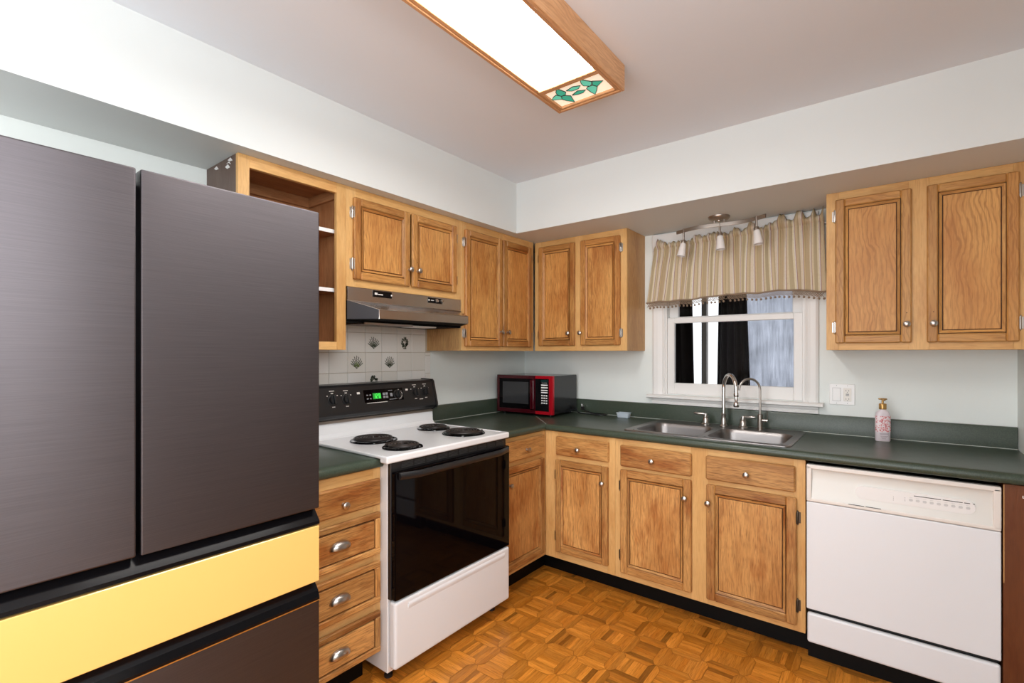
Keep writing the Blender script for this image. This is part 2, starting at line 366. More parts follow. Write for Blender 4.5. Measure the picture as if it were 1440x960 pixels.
# window
wn = MB()
def casing(x0, x1, s_):
    wn.prism([(x0, 0), (x0, -.014), (x0+.012, -.020), (x0+(x1-x0)*.45, -.018), (x1-.016, -.013), (x1-.006, -.018), (x1, -.016), (x1, 0)], 1.07, 2.09, 'z')
casing(1.039, 1.121, 1)
wn.prism([(1.957, 0), (1.957, -.014), (1.945, -.020), (1.92, -.018), (1.908, -.013), (1.898, -.018), (1.892, -.016), (1.892, 0)], 1.07, 2.09, 'z')
wn.box(1.039, 1.957, -.02, 0, 2.012, 2.09, .003)
wf_ = struct('window_1', wn, 'trim')
a = MB(); a.prism([(0, 1.05), (-.052, 1.05), (-.058, 1.054), (-.058, 1.064), (-.052, 1.070), (.05, 1.072), (.05, 1.05)], 1.015, 1.981, 'x'); a.build('window_sill', 'trim', wf_)
a = MB(); a.prism([(0, 1.012), (-.018, 1.012), (-.020, 1.024), (-.016, 1.030), (-.022, 1.038), (-.022, 1.05), (0, 1.05)], 1.039, 1.957, 'x'); a.build('apron', 'trim', wf_)
a = MB(); a.box(1.117, 1.131, -.004, .10, 1.07, 2.02, .001); a.box(1.882, 1.896, -.004, .10, 1.07, 2.02, .001); a.box(1.117, 1.896, -.004, .1, 2.01, 2.024, .001); a.box(1.131, 1.882, .03, .11, 1.062, 1.074); a.build('jamb', 'trim', wf_)
def sash(x0, x1, z0, z1, y0, y1, st_, bt, tp, nm):
    b = MB(); b.box(x0, x0+st_, y0, y1, z0, z1, .003); b.box(x1-st_, x1, y0, y1, z0, z1, .003)
    b.box(x0+st_, x1-st_, y0, y1, z0, z0+bt, .003); b.box(x0+st_, x1-st_, y0, y1, z1-tp, z1, .003)
    o = b.build(nm, 'trim', wf_); p = box(x0+st_-.004, x1-st_+.004, (y0+y1)/2-.002, (y0+y1)/2+.002, z0+bt-.004, z1-tp+.004).build('pane', 'glass', o, off=(0, 0, 0)); return o
sash(1.131, 1.882, 1.074, 1.556, .006, .036, .044, .072, .034, 'lower_sash')
sash(1.131, 1.882, 1.53, 2.012, .045, .075, .055, .034, .05, 'upper_sash')

# outside the window: a patio enclosure with dark drapes and a fogged panel
def drape(name, label, x0, x1, x0b, x1b, z0, z1, y, grp=None):
    b = MB(); n = 48; rows = 12; vs = []; fs = []
    for r in range(rows+1):
        t_ = r/rows; a0 = x0+(x0b-x0)*t_; a1 = x1+(x1b-x1)*t_
        for k in range(n+1):
            u = k/n; vs.append((a0+(a1-a0)*u, y+.022*math.sin(u*PI*9)+.008*math.sin(u*23+t_*2), z1+(z0-z1)*t_))
    for r in range(rows):
        for k in range(n): fs.append((r*(n+1)+k, r*(n+1)+k+1, (r+1)*(n+1)+k+1, (r+1)*(n+1)+k))
    b.raw(vs, fs, smooth=True); o = b.build(name, 'drapes'); so = o.modifiers.new('thick', 'SOLIDIFY'); so.thickness = .004
    return tag(o, label, 'curtain', grp)
drape('door_curtain', 'dark brown curtain outside at the left end of the kitchen window view', .60, .985, .58, 1.03, -.0205, 2.2, .93)
drape('door_curtain', 'dark brown curtain outside the window, behind the arched sink faucet', 1.200, 1.385, 1.160, 1.46, -.0205, 2.2, .93)
pf = thing('patio_door', 'taupe framed glazed door beyond the kitchen window', 'door', (1.2, 1.05, 0))
a = MB()
for x in (-.70, -.166, .75): a.box(x, x+.04, -.03, .03, 0, 2.3, .004)
a.box(-.70, .79, -.03, .03, 2.22, 2.3, .003); a.box(-.70, .79, -.03, .03, 0, .08, .003); a.build('door_frame', 'alu', pf)
box(-.66, -.166, -.003, .003, .08, 2.22).build('pane', 'glass', pf)
box(-.126, .17, -.003, .003, .08, 2.22).build('pane', 'glass', pf)
box(.17, .79, -.003, .003, .08, 2.22).build('fogged_pane', 'fog', pf)
struct('floor_patio', box(-.6, 3.4, .12, 2.2, -.2, -.02), 'ceil')
struct('ceiling_light_blocker', box(-.6, 3.4, .12, 1.12, 2.301, 2.40), 'darkwood')  # unseen roof added to keep daylight off the drapes
pw = MB(); pw.box(-.6, .50, 1.0, 1.1, -.02, 2.30); pw.box(1.992, 3.4, 1.0, 1.1, -.02, 2.30); pw.box(-.6, -.5, .12, 1.0, -.02, 2.3); pw.box(3.3, 3.4, .12, 1.0, -.02, 2.3); struct('wall_light_blocker', pw, 'wall')  # unseen walls added to block sky light from the drapes

# ------------------------------------------------------------------ cabinets
def knob_mesh(matn):
    b = MB(); b.lathe([(.0075, 0), (.0075, .003), (.0048, .006), (.0048, .013), (.011, .017), (.0138, .021), (.0135, .0255), (.009, .029), (.002, .030)], 18, Matrix.Rotation(PI/2, 4, 'X'))
    o = b.build('knob', matn); me = o.data; bpy.data.objects.remove(o); return me
KN = knob_mesh('nickel')
def hinge_mesh(matn):
    b = MB(); b.box(-.014, 0, -.002, 0, -.024, .024, .0008); b.box(.0, .0015, -.02, 0, -.024, .024)
    b.lathe([(.001, -.031), (.0035, -.029), (.0045, -.026), (.0045, .026), (.0035, .029), (.001, .031)], 10, Matrix.Translation((-.003, -.006, 0)))
    o = b.build('hinge', matn); me = o.data; bpy.data.objects.remove(o); return me
HG = hinge_mesh('nickel'); HGD = hinge_mesh('bronze')
def cup_mesh():
    b = MB(); nu, nv = 20, 10; rx, ry, rz_ = .043, .024, .026; vs = []; fs = []
    for k in range(2):
        s_ = 1 if k == 0 else .93
        for j in range(nv+1):
            el = PI/2*j/nv-.12*(1-j/nv)
            for i in range(nu+1):
                az = PI*i/nu
                vs.append((rx*s_*math.cos(az)*math.cos(el), -ry*s_*math.sin(az)*math.cos(el)-.0005, rz_*s_*math.sin(el)-.006))
    N = (nu+1)*(nv+1)
    for k in range(2):
        for j in range(nv):
            for i in range(nu): q = k*N+j*(nu+1)+i; fs.append((q, q+1, q+nu+2, q+nu+1))
    for i in range(nu): fs.append((i, i+1, N+i+1, N+i))
    b.raw(vs, fs, smooth=True)
    o = b.build('cup_pull', 'nickel'); me = o.data; bpy.data.objects.remove(o); return me
CUP = cup_mesh()

def door(par, u0, u1, z0, z1, y, wm, hinge_side, knob=None, nm='door', dark=False, rz0=0, hz=.085, fw=.037, hole=0):
    """framed raised-panel door; front looks to -y of the cabinet"""
    T = .019; b = MB(); f = y-T; s = fw
    def stile(a0, a1, c0, c1, ax): b.box(a0, a1, f, y, c0, c1, .0045, ax, tone=random.uniform(.05, .6))
    stile(u0, u0+s, z0, z1, 'z'); stile(u1-s, u1, z0, z1, 'z'); stile(u0+s, u1-s, z0, z0+s, 'x'); stile(u0+s, u1-s, z1-s, z1, 'x')
    # mitred inner moulding sloping down to the panel
    q = .010; i0, i1, j0, j1 = u0+s+.003, u1-s-.003, z0+s+.003, z1-s-.003
    for pa, pb, pc, pd, ax in (((i0, j0), (i1, j0), (i1-q, j0+q), (i0+q, j0+q), 'x'), ((i0, j1), (i0+q, j1-q), (i1-q, j1-q), (i1, j1), 'x'),
                               ((i0, j0), (i0+q, j0+q), (i0+q, j1-q), (i0, j1), 'z'), ((i1, j0), (i1, j1), (i1-q, j1-q), (i1-q, j0+q), 'z')):
        pts = []
        for p in (pa, pb, pc, pd):
            outer = p[0] in (i0, i1) and p[1] in (j0, j1)
            pts.append((p[0], f+.0015 if outer else f+.007, p[1]))
        vs = pts+[(x, y-.002, z) for x, _, z in pts]
        b.raw(vs, [(0, 1, 2, 3), (0, 1, 5, 4), (1, 2, 6, 5), (2, 3, 7, 6), (3, 0, 4, 7), (7, 6, 5, 4)], b.grain(vs, ax))
    o = b.build(nm, wm, par)
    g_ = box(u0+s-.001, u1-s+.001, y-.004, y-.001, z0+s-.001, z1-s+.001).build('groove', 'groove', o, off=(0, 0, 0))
    p = MB(); p.box(i0+q+.0038, i1-q-.0038, f+.0055, y-.003, j0+q+.0038, j1-q-.0038, .0012, 'z', tone=random.uniform(.65, 1)); p.build('door_panel', wm, o, off=(0, 0, 0))
    if hinge_side:
        for zz in (z0+hz, z1-hz): 
            h = child(HGD if dark else HG, 'hinge', o, (u0, y, zz) if hinge_side == 'l' else (u1, y, zz))
            if hinge_side == 'r': h.scale = (-1, 1, 1)
    if knob:
        child(KN, 'knob', o, (knob[0], f, knob[1]))
        if hole: h_ = MB(); h_.lathe([(.0022, 0), (.0022, .0006)], 10, Matrix.Translation((knob[0], f+.0002, knob[1]+hole)) @ Matrix.Rotation(PI/2, 4, 'X')); h_.build('screw_hole', 'groove', o, off=(0, 0, 0))
    return o
def drawer(par, u0, u1, z0, z1, y, wm, knob=None, cup=None, framed=False):
    T = .019; b = MB(); f = y-T
    if framed:
        s = .024; b.box(u0, u1, f, y, z0, z0+s, .004, 'x'); b.box(u0, u1, f, y, z1-s, z1, .004, 'x'); b.box(u0, u0+s, f, y, z0+s, z1-s, .004, 'z'); b.box(u1-s, u1, f, y, z0+s, z1-s, .004, 'z')
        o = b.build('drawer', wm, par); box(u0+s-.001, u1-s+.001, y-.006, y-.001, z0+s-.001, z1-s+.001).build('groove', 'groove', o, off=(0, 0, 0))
        p = MB(); p.box(u0+s+.0055, u1-s-.0055, f+.003, y-.004, z0+s+.0055, z1-s-.0055, .0025, 'x'); p.build('drawer_panel', wm, o, off=(0, 0, 0))
    else:
        b.box(u0, u1, f, y, z0, z1, .0055, 'x', tone=random.uniform(.2, .7)); o = b.build('drawer', wm, par)
    if knob: child(KN, 'knob', o, (knob[0], f, knob[1]))
    if cup: child(CUP, 'cup_pull', o, (cup[0], f, cup[1]))
    return o
def face_frame(par, u0, u1, z0, z1, y, T, stiles, rails, wm='oak_frame'):
    b = MB()
    for a0, a1 in stiles: b.box(a0, a1, y, y+T, z0, z1, .0008, 'z')
    for a0, a1, c0, c1 in rails: b.box(a0, a1, y, y+T, c0, c1, .0008, 'x')
    return b.build('face_frame', wm, par)
def carcass(par, u0, u1, D, z0, z1, wm='oak_side', T=.016, y=0, nm='carcass', top=True, gap=.0):
    b = MB(); f = -D+.019
    b.box(u0, u0+T, f, y-.002, z0, z1, 0, 'z'); b.box(u1-T, u1, f, y-.002, z0, z1, 0, 'z'); b.box(u0+T, u1-T, f, y-.002, z0, z0+T, 0, 'x')
    if top: b.box(u0+T, u1-T, f, y-.002, z1-T, z1, 0, 'x')
    b.box(u0+T, u1-T, y-.010, y-.002, z0+T, z1-T, 0, 'z'); return b.build(nm, wm, par)
RZ = PI/2    # left run: local x -> world +Y, local -y -> world +X
ZU, ZT = 1.3492, 2.0965
D1, D2 = .2943, .2749
# open cabinet beside the fridge (left run) local u = Y + 2.21
Y0 = -2.2101
c = thing('wall_cabinet', 'open doorless wall cabinet with white-edged shelves above the fridge corner', 'cabinet', (.001, Y0, ZU), RZ)
wd = 2.2101-1.7505
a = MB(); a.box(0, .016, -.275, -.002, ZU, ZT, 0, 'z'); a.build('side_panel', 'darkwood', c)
a = MB(); a.box(wd-.016, wd, -.275, -.002, ZU, ZT, 0, 'z'); a.box(.016, wd-.016, -.012, -.002, ZU, ZT, 0, 'z'); a.box(.016, wd-.016, -.275, -.012, ZU, ZU+.016, 0, 'x'); a.box(.016, wd-.016, -.275, -.012, ZT-.016, ZT, 0, 'x')
a.box(.016, wd-.016, -.03, -.012, ZT-.06, ZT-.016, 0, 'x'); a.box(wd-.03, wd-.016, -.27, -.03, ZT-.06, ZT-.016, 0, 'y'); a.build('interior', 'int', c)
face_frame(c, 0, wd, ZU, ZT, -.2943, .019, [(0, .042), (wd-.046, wd)], [(.042, wd-.046, ZU, ZU+.036), (.042, wd-.046, ZT-.046, ZT)])
for zz in (1.612, 1.877):
    s_ = MB(); s_.box(.017, wd-.017, -.258, -.013, zz, zz+.015, 0, 'x'); s_ = s_.build('shelf', 'int', c)
    box(.017, wd-.017, -.2605, -.258, zz-.001, zz+.0155).build('shelf_edging', 'whitep', s_, off=(0, 0, 0))
for (yy, zz, r_) in ((-.10, ZT-.018, .6), (-.215, ZT-.026, -.7), (-.228, ZT-.014, .5), (-.205, ZT-.035, .9)):
    a = MB(); a.prism([(yy-.020, zz-.006), (yy+.004, zz-.008*r_), (yy+.022, zz+.004), (yy-.002, zz+.009)], -.0012, .0005, 'x'); a.build('paint_chip', 'whitep', c)
# hood cabinet
Y1 = -1.7497; wd = 1.7497-1.0045
c = thing('wall_cabinet', 'short two-door oak wall cabinet directly above the range hood', 'cabinet', (.001, Y1, 1.640), RZ)
carcass(c, 0, wd, D1, 1.640, ZT)
face_frame(c, 0, wd, 1.64, ZT, -D1, .019, [(0, .05), (wd-.05, wd)], [(.05, wd-.05, 1.64, 1.69), (.05, wd-.05, ZT-.05, ZT)])
U = lambda Y: Y-Y1
door(c, U(-1.718), U(-1.391), 1.674, 2.051, -D1, 'oak', 'l', (U(-1.402), 1.758), hz=.07, hole=.045)
door(c, U(-1.378), U(-1.055), 1.674, 2.051, -D1, 'oak', 'r', (U(-1.346), 1.758), hz=.07, hole=.045)
# corner upper on the left run
Y2 = -1.0040; wd = 1.004-.2943
c = thing('wall_cabinet', 'tall two-door oak wall cabinet in the left run, right of the range hood', 'cabinet', (.001, Y2, ZU), RZ)
carcass(c, 0, wd, D1, ZU, ZT)
face_frame(c, 0, wd, ZU, ZT, -D1, .019, [(0, .04), (.345, .375), (wd-.05, wd)], [(.04, .345, ZU, ZU+.045), (.04, .345, ZT-.05, ZT), (.375, wd-.05, ZU, ZU+.045), (.375, wd-.05, ZT-.05, ZT)])
U = lambda Y: Y-Y2
door(c, U(-.984), U(-.650), 1.374, 2.052, -D1, 'oak', 'l', (U(-.673), 1.467), hz=.075)
door(c, U(-.640), U(-.335), 1.374, 2.052, -D1, 'oak', 'r', (U(-.606), 1.467), hz=.075)
# corner upper on the window wall
X1 = .2953; wd = .9837-X1
c = thing('wall_cabinet', 'tall two-door oak wall cabinet on the window wall, left of the window', 'cabinet', (X1, 0, ZU))
carcass(c, 0, wd, D2, ZU, ZT)
U = lambda X: X-X1
face_frame(c, 0, wd, ZU, ZT, -D2, .019, [(0, .05), (U(.615), U(.675)), (wd-.05, wd)], [(.05, U(.615), ZU, ZU+.045), (.05, U(.615), ZT-.05, ZT), (U(.675), wd-.05, ZU, ZU+.045), (U(.675), wd-.05, ZT-.05, ZT)])
door(c, U(.335), U(.622), 1.383, 2.058, -D2, 'oak', 'l', (U(.583), 1.464), hz=.075)
door(c, U(.666), U(.944), 1.383, 2.058, -D2, 'oak', 'r', (U(.673), 1.464), hz=.075)
# right upper
X2 = 2.0161; wd = 2.7030-X2
c = thing('wall_cabinet', 'tall two-door oak wall cabinet on the window wall, right of the window', 'cabinet', (X2, 0, ZU))
carcass(c, 0, wd, D2, ZU, ZT)
U = lambda X: X-X2
face_frame(c, 0, wd, ZU, ZT, -D2, .019, [(0, .05), (U(2.325), U(2.395)), (wd-.05, wd)], [(.05, U(2.325), ZU, ZU+.045), (.05, U(2.325), ZT-.05, ZT), (U(2.395), wd-.05, ZU, ZU+.045), (U(2.395), wd-.05, ZT-.05, ZT)])
door(c, U(2.053), U(2.335), 1.381, 2.058, -D2, 'oak_fig', 'l', (U(2.318), 1.462), hz=.075, hole=.05)
door(c, U(2.386), U(2.669), 1.381, 2.058, -D2, 'oak_fig', 'r', (U(2.408), 1.462), hz=.075, hole=.05)

# base cabinets
DF = .6115; ZB0, ZB1 = .125, .872
# drawer stack between fridge and range
Y3 = -2.170; wd = 2.170-1.7995
c = thing('drawer_cabinet', 'worn oak four-drawer base cabinet between fridge and range', 'cabinet', (.001, Y3, 0), RZ)
carcass(c, 0, wd, DF, ZB0, ZB1); box(.02, wd-.02, -.52, -.02, 0, ZB0).build('plinth', 'toe', c)
face_frame(c, 0, wd, ZB0, ZB1, -DF, .019, [(0, .01), (.336, wd)], [(.01, .336, ZB0, .14), (.01, .336, .28, .345), (.01, .336, .48, .54), (.01, .336, .68, .74), (.01, .336, .82, ZB1)])
drawer(c, .004, .361, .727, .832, -DF, 'oak_low', (.19, .767))
drawer(c, .004, .361, .530, .697, -DF, 'oak_low', None, (.177, .617), True)
drawer(c, .004, .361, .335, .500, -DF, 'oak_low', None, (.176, .419), True)
drawer(c, .004, .361, .135, .300, -DF, 'oak_low', None, (.175, .217), True)
# corner base facing the room from the left run
Y4 = -1.060; wd = 1.060-.6130
c = thing('base_cabinet', 'worn oak base cabinet with one drawer, right of the range in the corner', 'cabinet', (.001, Y4, ZB0), RZ)
carcass(c, 0, wd, DF, ZB0, ZB1)
U = lambda Y: Y-Y4
face_frame(c, 0, wd, ZB0, ZB1, -DF, .019, [(0, .04), (wd-.04, wd)], [(.04, wd-.04, ZB0, .18), (.04, wd-.04, .70, .755), (.04, wd-.04, .835, ZB1)])
drawer(c, U(-1.03), U(-.643), .743, .852, -DF, 'oak_low', (U(-.826), .792))
door(c, U(-1.03), U(-.645), .150, .715, -DF, 'oak_low', None, (U(-.985), .622))
# small base
X3 = .6125; wd = 1.0716-X3
c = thing('base_cabinet', 'narrow worn oak base cabinet with one drawer, left of the sink cabinet', 'cabinet', (X3, 0, ZB0))
carcass(c, 0, wd, DF, ZB0, ZB1)
U = lambda X: X-X3
face_frame(c, 0, wd, ZB0, ZB1, -DF, .019, [(0, .092), (wd-.045, wd)], [(.092, wd-.045, ZB0, .18), (.092, wd-.045, .70, .75), (.092, wd-.045, .835, ZB1)])
drawer(c, U(.697), U(1.038), .738, .848, -DF, 'oak_low', (U(.853), .785))
door(c, U(.694), U(1.034), .170, .711, -DF, 'oak_low', 'l', (U(1.007), .621), dark=True, hz=.09)
# sink base
X4 = 1.0722; wd = 1.9695-X4
c = thing('sink_cabinet', 'worn oak sink base cabinet, two doors under two drawer fronts', 'cabinet', (X4, 0, ZB0))
carcass(c, 0, wd, DF, ZB0, ZB1, top=False)
U = lambda X: X-X4
face_frame(c, 0, wd, ZB0, ZB1, -DF, .019, [(0, .045), (U(1.480), U(1.562)), (wd-.045, wd)],
           [(a_, b_, c_, d_) for a_, b_ in ((.045, U(1.48)), (U(1.562), wd-.045)) for c_, d_ in ((ZB0, .17), (.70, .745), (.83, ZB1))])
drawer(c, U(1.109), U(1.486), .730, .843, -DF, 'oak_low', (U(1.290), .780))
drawer(c, U(1.555), U(1.933), .730, .843, -DF, 'oak_low', (U(1.739), .780))
door(c, U(1.108), U(1.486), .160, .712, -DF, 'oak_low', 'l', (U(1.459), .622), dark=True, hz=.09, fw=.04)
door(c, U(1.558), U(1.938), .155, .706, -DF, 'oak_low', 'r', (U(1.570), .620), dark=True, hz=.085, fw=.04, hole=-.045)
# brown end panel right of dishwasher
c = thing('end_panel', 'dark reddish-brown painted panel right of the dishwasher', 'panel', (2.580, 0, 0))
a = MB(); a.box(0, .122, -.612, -.594, .0, .871, .001, 'z'); a.box(0, .012, -.594, -.01, .0, .871, 0, 'z'); a.build('board', 'brown', c)
box(.0, .003, -.6128, -.611, .52, .868).build('worn_edge', 'oak_side', c)
a = MB(); a.box(.048, .058, -.6128, -.611, .828, .8305); a.box(.048, .0505, -.6128, -.611, .8305, .837); a.box(.0565, .058, -.6128, -.611, .8305, .835); a.build('paint_chip', 'bisque', c)
a = MB(); a.prism([(.10, .742), (.103, .742), (.114, .758), (.112, .760)], -.6128, -.611, 'y'); a.build('paint_chip', 'bisque', c)

# ------------------------------------------------------------------ countertops
CD, CT, CB = .6335, .9135, .874
prof = [(.585, CT), (.612, CT), (.6245, .9115), (.6310, .905), (.6335, .894), (.6320, .883), (.6270, .8765), (.618, CB), (.585, CB)]
def sweep(mb, stations, prof):
    n = len(prof); vs = [s_(o_, z_) for s_ in stations for o_, z_ in prof]; fs = []
    for i in range(len(stations)-1):
        for k in range(n): fs.append((i*n+k, i*n+(k+1) % n, (i+1)*n+(k+1) % n, (i+1)*n+k))
    fs.append(tuple(range(n-1, -1, -1))); fs.append(tuple((len(stations)-1)*n+k for k in range(n)))
    mb.raw(vs, fs, None, .5, 0, True)
def bsprof(): return [(0, CT), (.021, CT), (.021, 1.003), (.018, 1.0085), (.012, 1.0095), (0, 1.0095)]
ct = thing('countertop', 'L-shaped dark green laminate countertop running under the window', 'countertop', (.001, -.001, CB))
a = MB(); sweep(a, [lambda o_, z_: (o_, -1.062, z_), lambda o_, z_: (o_, -o_, z_), lambda o_, z_: (W-.003, -o_, z_)], prof)
a.box(0, .586, -1.062, -.586, CB, CT); SX0, SX1, SY0, SY1 = 1.13, 1.88, -.55, -.10
a.box(0, SX0, -.586, 0, CB, CT); a.box(SX1, W-.003, -.586, 0, CB, CT); a.box(SX0, SX1, -.586, SY0, CB, CT); a.box(SX0, SX1, SY1, 0, CB, CT)
a.build('worktop', 'lam', ct)
a = MB(); p_ = bsprof(); a.prism([(-x, z) for x, z in p_], .0, W-.003, 'x', smooth=True); a.prism(p_, -1.0, -.021, 'y', smooth=True); a.build('backsplash', 'lam', ct)
a = MB(); a.box(.021, W-.003, -.0235, -.021, CT, CT+.002); a.box(.021, .0235, -1.0, -.0235, CT, CT+.002); a.build('caulk_line', 'caulk', ct)
a = MB(); a.prism([(.03, -.032), (.032, -.030), (.6275, -.6255), (.6255, -.6275)], CT-.0004, CT+.0003, 'z'); a.build('miter_seam', 'caulk', ct)
ct2 = thing('countertop', 'small dark green laminate countertop between fridge and range', 'countertop', (.001, -2.178, CB))
a = MB(); e2 = 2.178-1.7995
sweep(a, [lambda o_, z_: (o_, 0, z_), lambda o_, z_: (o_, e2, z_)], prof); a.box(.010, .586, 0, e2, CB, CT); a.build('worktop', 'lam', ct2)

# ------------------------------------------------------------------ tile backsplash with herb prints
tb_ = thing('tile_backsplash', 'cream tile backsplash with green herb prints behind the range', 'tiles', (.0005, -1.5, .92))
tp = .1068; ty = -1.0195; g = .0010
a = MB(); a.box(0, .004, -2.17+1.5, -.979+1.5, .92, 1.50); a.build('grout', 'tilegrout', tb_)
a = MB()
for r in range(-4, 3):
    z0 = 1.231+r*tp; z1 = min(z0+tp, 1.497)
    if z0 > 1.45 and z1-z0 < .02: continue
    z0 = max(z0, .921)
    for k in range(11):
        y1 = ty-k*tp; y0 = max(y1-tp, -2.17)
        if y1-y0 < .01: continue
        a.box(.002, .0085, y0+g+1.5, y1-g+1.5, z0+g, z1-g, .0016)
zz = .921
while zz < 1.338:
    z1 = min(zz+.0775 if zz == .921 else zz+tp, 1.338); a.box(.002, .0085, ty+g+1.5, -.979+1.5, zz+g, z1-g, .0016); zz = z1
a.build('tiles', 'tile', tb_)
def herb(cy, cz, kind):
    b = MB(); rr = random.Random(int(cy*1000)); col = 0
    def leaf(y, z, ang, L, wd_, mi):
        pts = []
        for t_ in range(8):
            th = 2*PI*t_/8; p = (math.cos(th)*L/2, math.sin(th)*wd_/2); pts.append((y+p[0]*math.cos(ang)-p[1]*math.sin(ang), z+p[0]*math.sin(ang)+p[1]*math.cos(ang)))
        b.prism(pts, .0083, .0089, 'x', mi=mi)
    if kind == 'ring':
        for i in range(60):
            th = rr.uniform(0, 2*PI); R = .027*math.sqrt(rr.uniform(.12, 1)); leaf(cy+R*math.cos(th)*.92, cz+.003+R*1.12*math.sin(th), th+rr.uniform(-.8, .8), .0125, .0062, 0 if i % 4 else 1)
        for s_ in (-1.3, -.6, .1, .7, 1.3): leaf(cy+s_*.006, cz-.029, PI/2+s_*.8, .016, .0032, 0)
    else:
        for i in range(9):
            an = PI/2+(i-4)*.25; L = .062-.0045*abs(i-4); L *= rr.uniform(.9, 1.05)
            for j in range(8):
                f_ = .25+.75*j/7; y = cy+L*f_*math.cos(an)*.9; z = cz-.030+L*f_*math.sin(an)
                leaf(y, z, an+(.6 if j % 2 else -.6)*rr.uniform(.6, 1.2), .0110, .0040, {'a': 0, 'b': 1 if j % 3 else 0, 'c': 2 if j < 3 else 0}[kind])
            pts = [(cy-.0006, cz-.034), (cy+.0006, cz-.034), (cy+L*math.cos(an)*.9+.0004, cz-.03+L*math.sin(an)), (cy+L*math.cos(an)*.9-.0004, cz-.03+L*math.sin(an))]
            b.prism(pts, .0083, .0087, 'x', mi=1)
    b.build('herb_print', ['leafA', 'leafB', 'leafC'], tb_)
h_ = tp/2
for (k, r, kd) in ((3, 1, 'a'), (1, 1, 'ring'), (4, 0, 'c'), (2, 0, 'b'), (3, -1, 'ring')):
    herb(ty-k*tp-h_+1.5, 1.231+r*tp+h_, kd)

# ------------------------------------------------------------------ refrigerator
FY0, FY1 = -3.105, -2.179
fr_ = thing('refrigerator', 'large black stainless french-door refrigerator with a yellow drawer panel', 'refrigerator', (.0, FY0, 0), 0)
L_ = FY1-FY0
a = MB(); a.box(.06, .74, .004, L_-.004, .03, 1.765, .004); a.build('body', 'black', fr_)
a = MB(); a.box(.10, .72, .03, L_-.03, 0, .03); a.build('base', 'black', fr_)
gy = -2.6505-FY0
for (y0, y1) in ((0, gy-.0045), (gy+.0045, L_)):
    o = box(.748, .8094, y0, y1, .840, 1.785, .004, seg=2).build('door', 'fridge', fr_)
a = MB(); a.prism([(.745, .785), (.800, .785), (.8094, .790), (.8094, .800), (.775, .838), (.745, .838)], 0, L_, 'y'); a.prism([(.745, .549), (.8094, .549), (.8094, .556), (.802, .575), (.775, .604), (.745, .606)], 0, L_, 'y'); a.build('handle_recess', 'blackband', fr_)
box(.745, .8094, 0, L_, .6075, .7845, .002).build('middle_drawer', 'yellow', fr_)
box(.745, .8094, 0, L_, .05, .5475, .004, seg=2).build('freezer_drawer', 'fridge', fr_)
box(.8085, .8103, 0, L_, .5455, .5490).build('drawer_trim', 'chrome', fr_)

# ------------------------------------------------------------------ range
RY0, RY1 = -1.797, -1.0625; RW = RY1-RY0
rg = thing('range', 'white freestanding electric coil range with black oven door', 'stove', (0, RY0, 0))
a = MB(); a.box(.03, .655, .0, RW-.001, .045, .905, .003); a.build('body', 'white', rg)
for x in (.08, .61):
    for y in (.04, RW-.04):
        b = MB(); b.lathe([(.018, 0), (.018, .01), (.01, .015), (.01, .047)], 12, Matrix.Translation((x, y, 0))); b.build('leg', 'black', rg)
a = MB(); a.box(.05, .690, .0, RW-.002, .900, .9245, .002)
a.box(.650, .697, -.034, RW, .898, .928, .007, seg=3); a.box(.06, .660, -.034, .004, .9145, .9273, .004, seg=2); a.box(.06, .660, RW-.012, RW, .905, .9273, .005, seg=2)
a.build('cooktop', 'white', rg)
a = MB(); a.prism([(.03, .9145), (.150, .9235), (.133, .930), (.122, .945), (.118, 1.005), (.11, 1.035), (.03, 1.035)], -.03, RW-.002, 'y'); a.build('backguard_riser', 'white', rg)
a = MB(); pr_ = [(.03, 1.008), (.120, 1.008), (.150, 1.022), (.160, 1.036), (.158, 1.050), (.128, 1.168), (.118, 1.178), (.03, 1.180)]
a.prism(pr_, -.028, RW-.012, 'y'); cp = a.build('control_panel', 'black', rg)
a = MB(); pe = [(.03, 1.004), (.122, 1.004), (.154, 1.018), (.166, 1.036), (.163, 1.052), (.132, 1.172), (.120, 1.183), (.03, 1.185)]
a.prism(pe, -.038, -.026, 'y'); a.prism(pe, RW-.013, RW, 'y'); a.build('panel_end_cap', 'black', rg)
box(.119, .126, -.03, RW-.005, .995, 1.010, .002).build('panel_trim', 'rail', rg)
# panel front is the plane from (.158,1.05) to (.128,1.168)
tl = math.atan2(.030, .118)
def onpanel(y, z, out=0): return Vector((.158-(z-1.05)*math.tan(tl)+out*math.cos(tl), y, z+out*math.sin(tl)))
def pbox(mb, y0, y1, z0, z1, o0, o1, mi=0):
    vs = [onpanel(y, z, o_) for o_ in (o0, o1) for y, z in ((y0, z0), (y1, z0), (y1, z1), (y0, z1))]
    mb.raw(vs, [(0, 1, 2, 3), (4, 5, 6, 7), (0, 1, 5, 4), (1, 2, 6, 5), (2, 3, 7, 6), (3, 0, 4, 7)], None, .5, mi)
ry = lambda Y: Y-RY0
PN = Matrix.Rotation(PI/2-tl, 4, 'Y')
kme = None
for Y, zz in ((-1.722, 1.110), (-1.648, 1.108), (-1.340, 1.112), (-1.215, 1.114), (-1.140, 1.115)):
    if kme is None:
        b = MB(); b.lathe([(.026, 0), (.026, .003), (.021, .004), (.020, .012), (.019, .016), (.0, .016)][:-1], 20); b.box(-.021, .021, -.0055, .0055, .010, .027, .002, seg=2)
        o = b.build('control_knob', 'black', rg); kme = o.data
    else: o = child(kme, 'control_knob', rg, (0, 0, 0))
    o.matrix_local = Matrix.Translation(onpanel(ry(Y), zz, .0)) @ PN
a = MB()
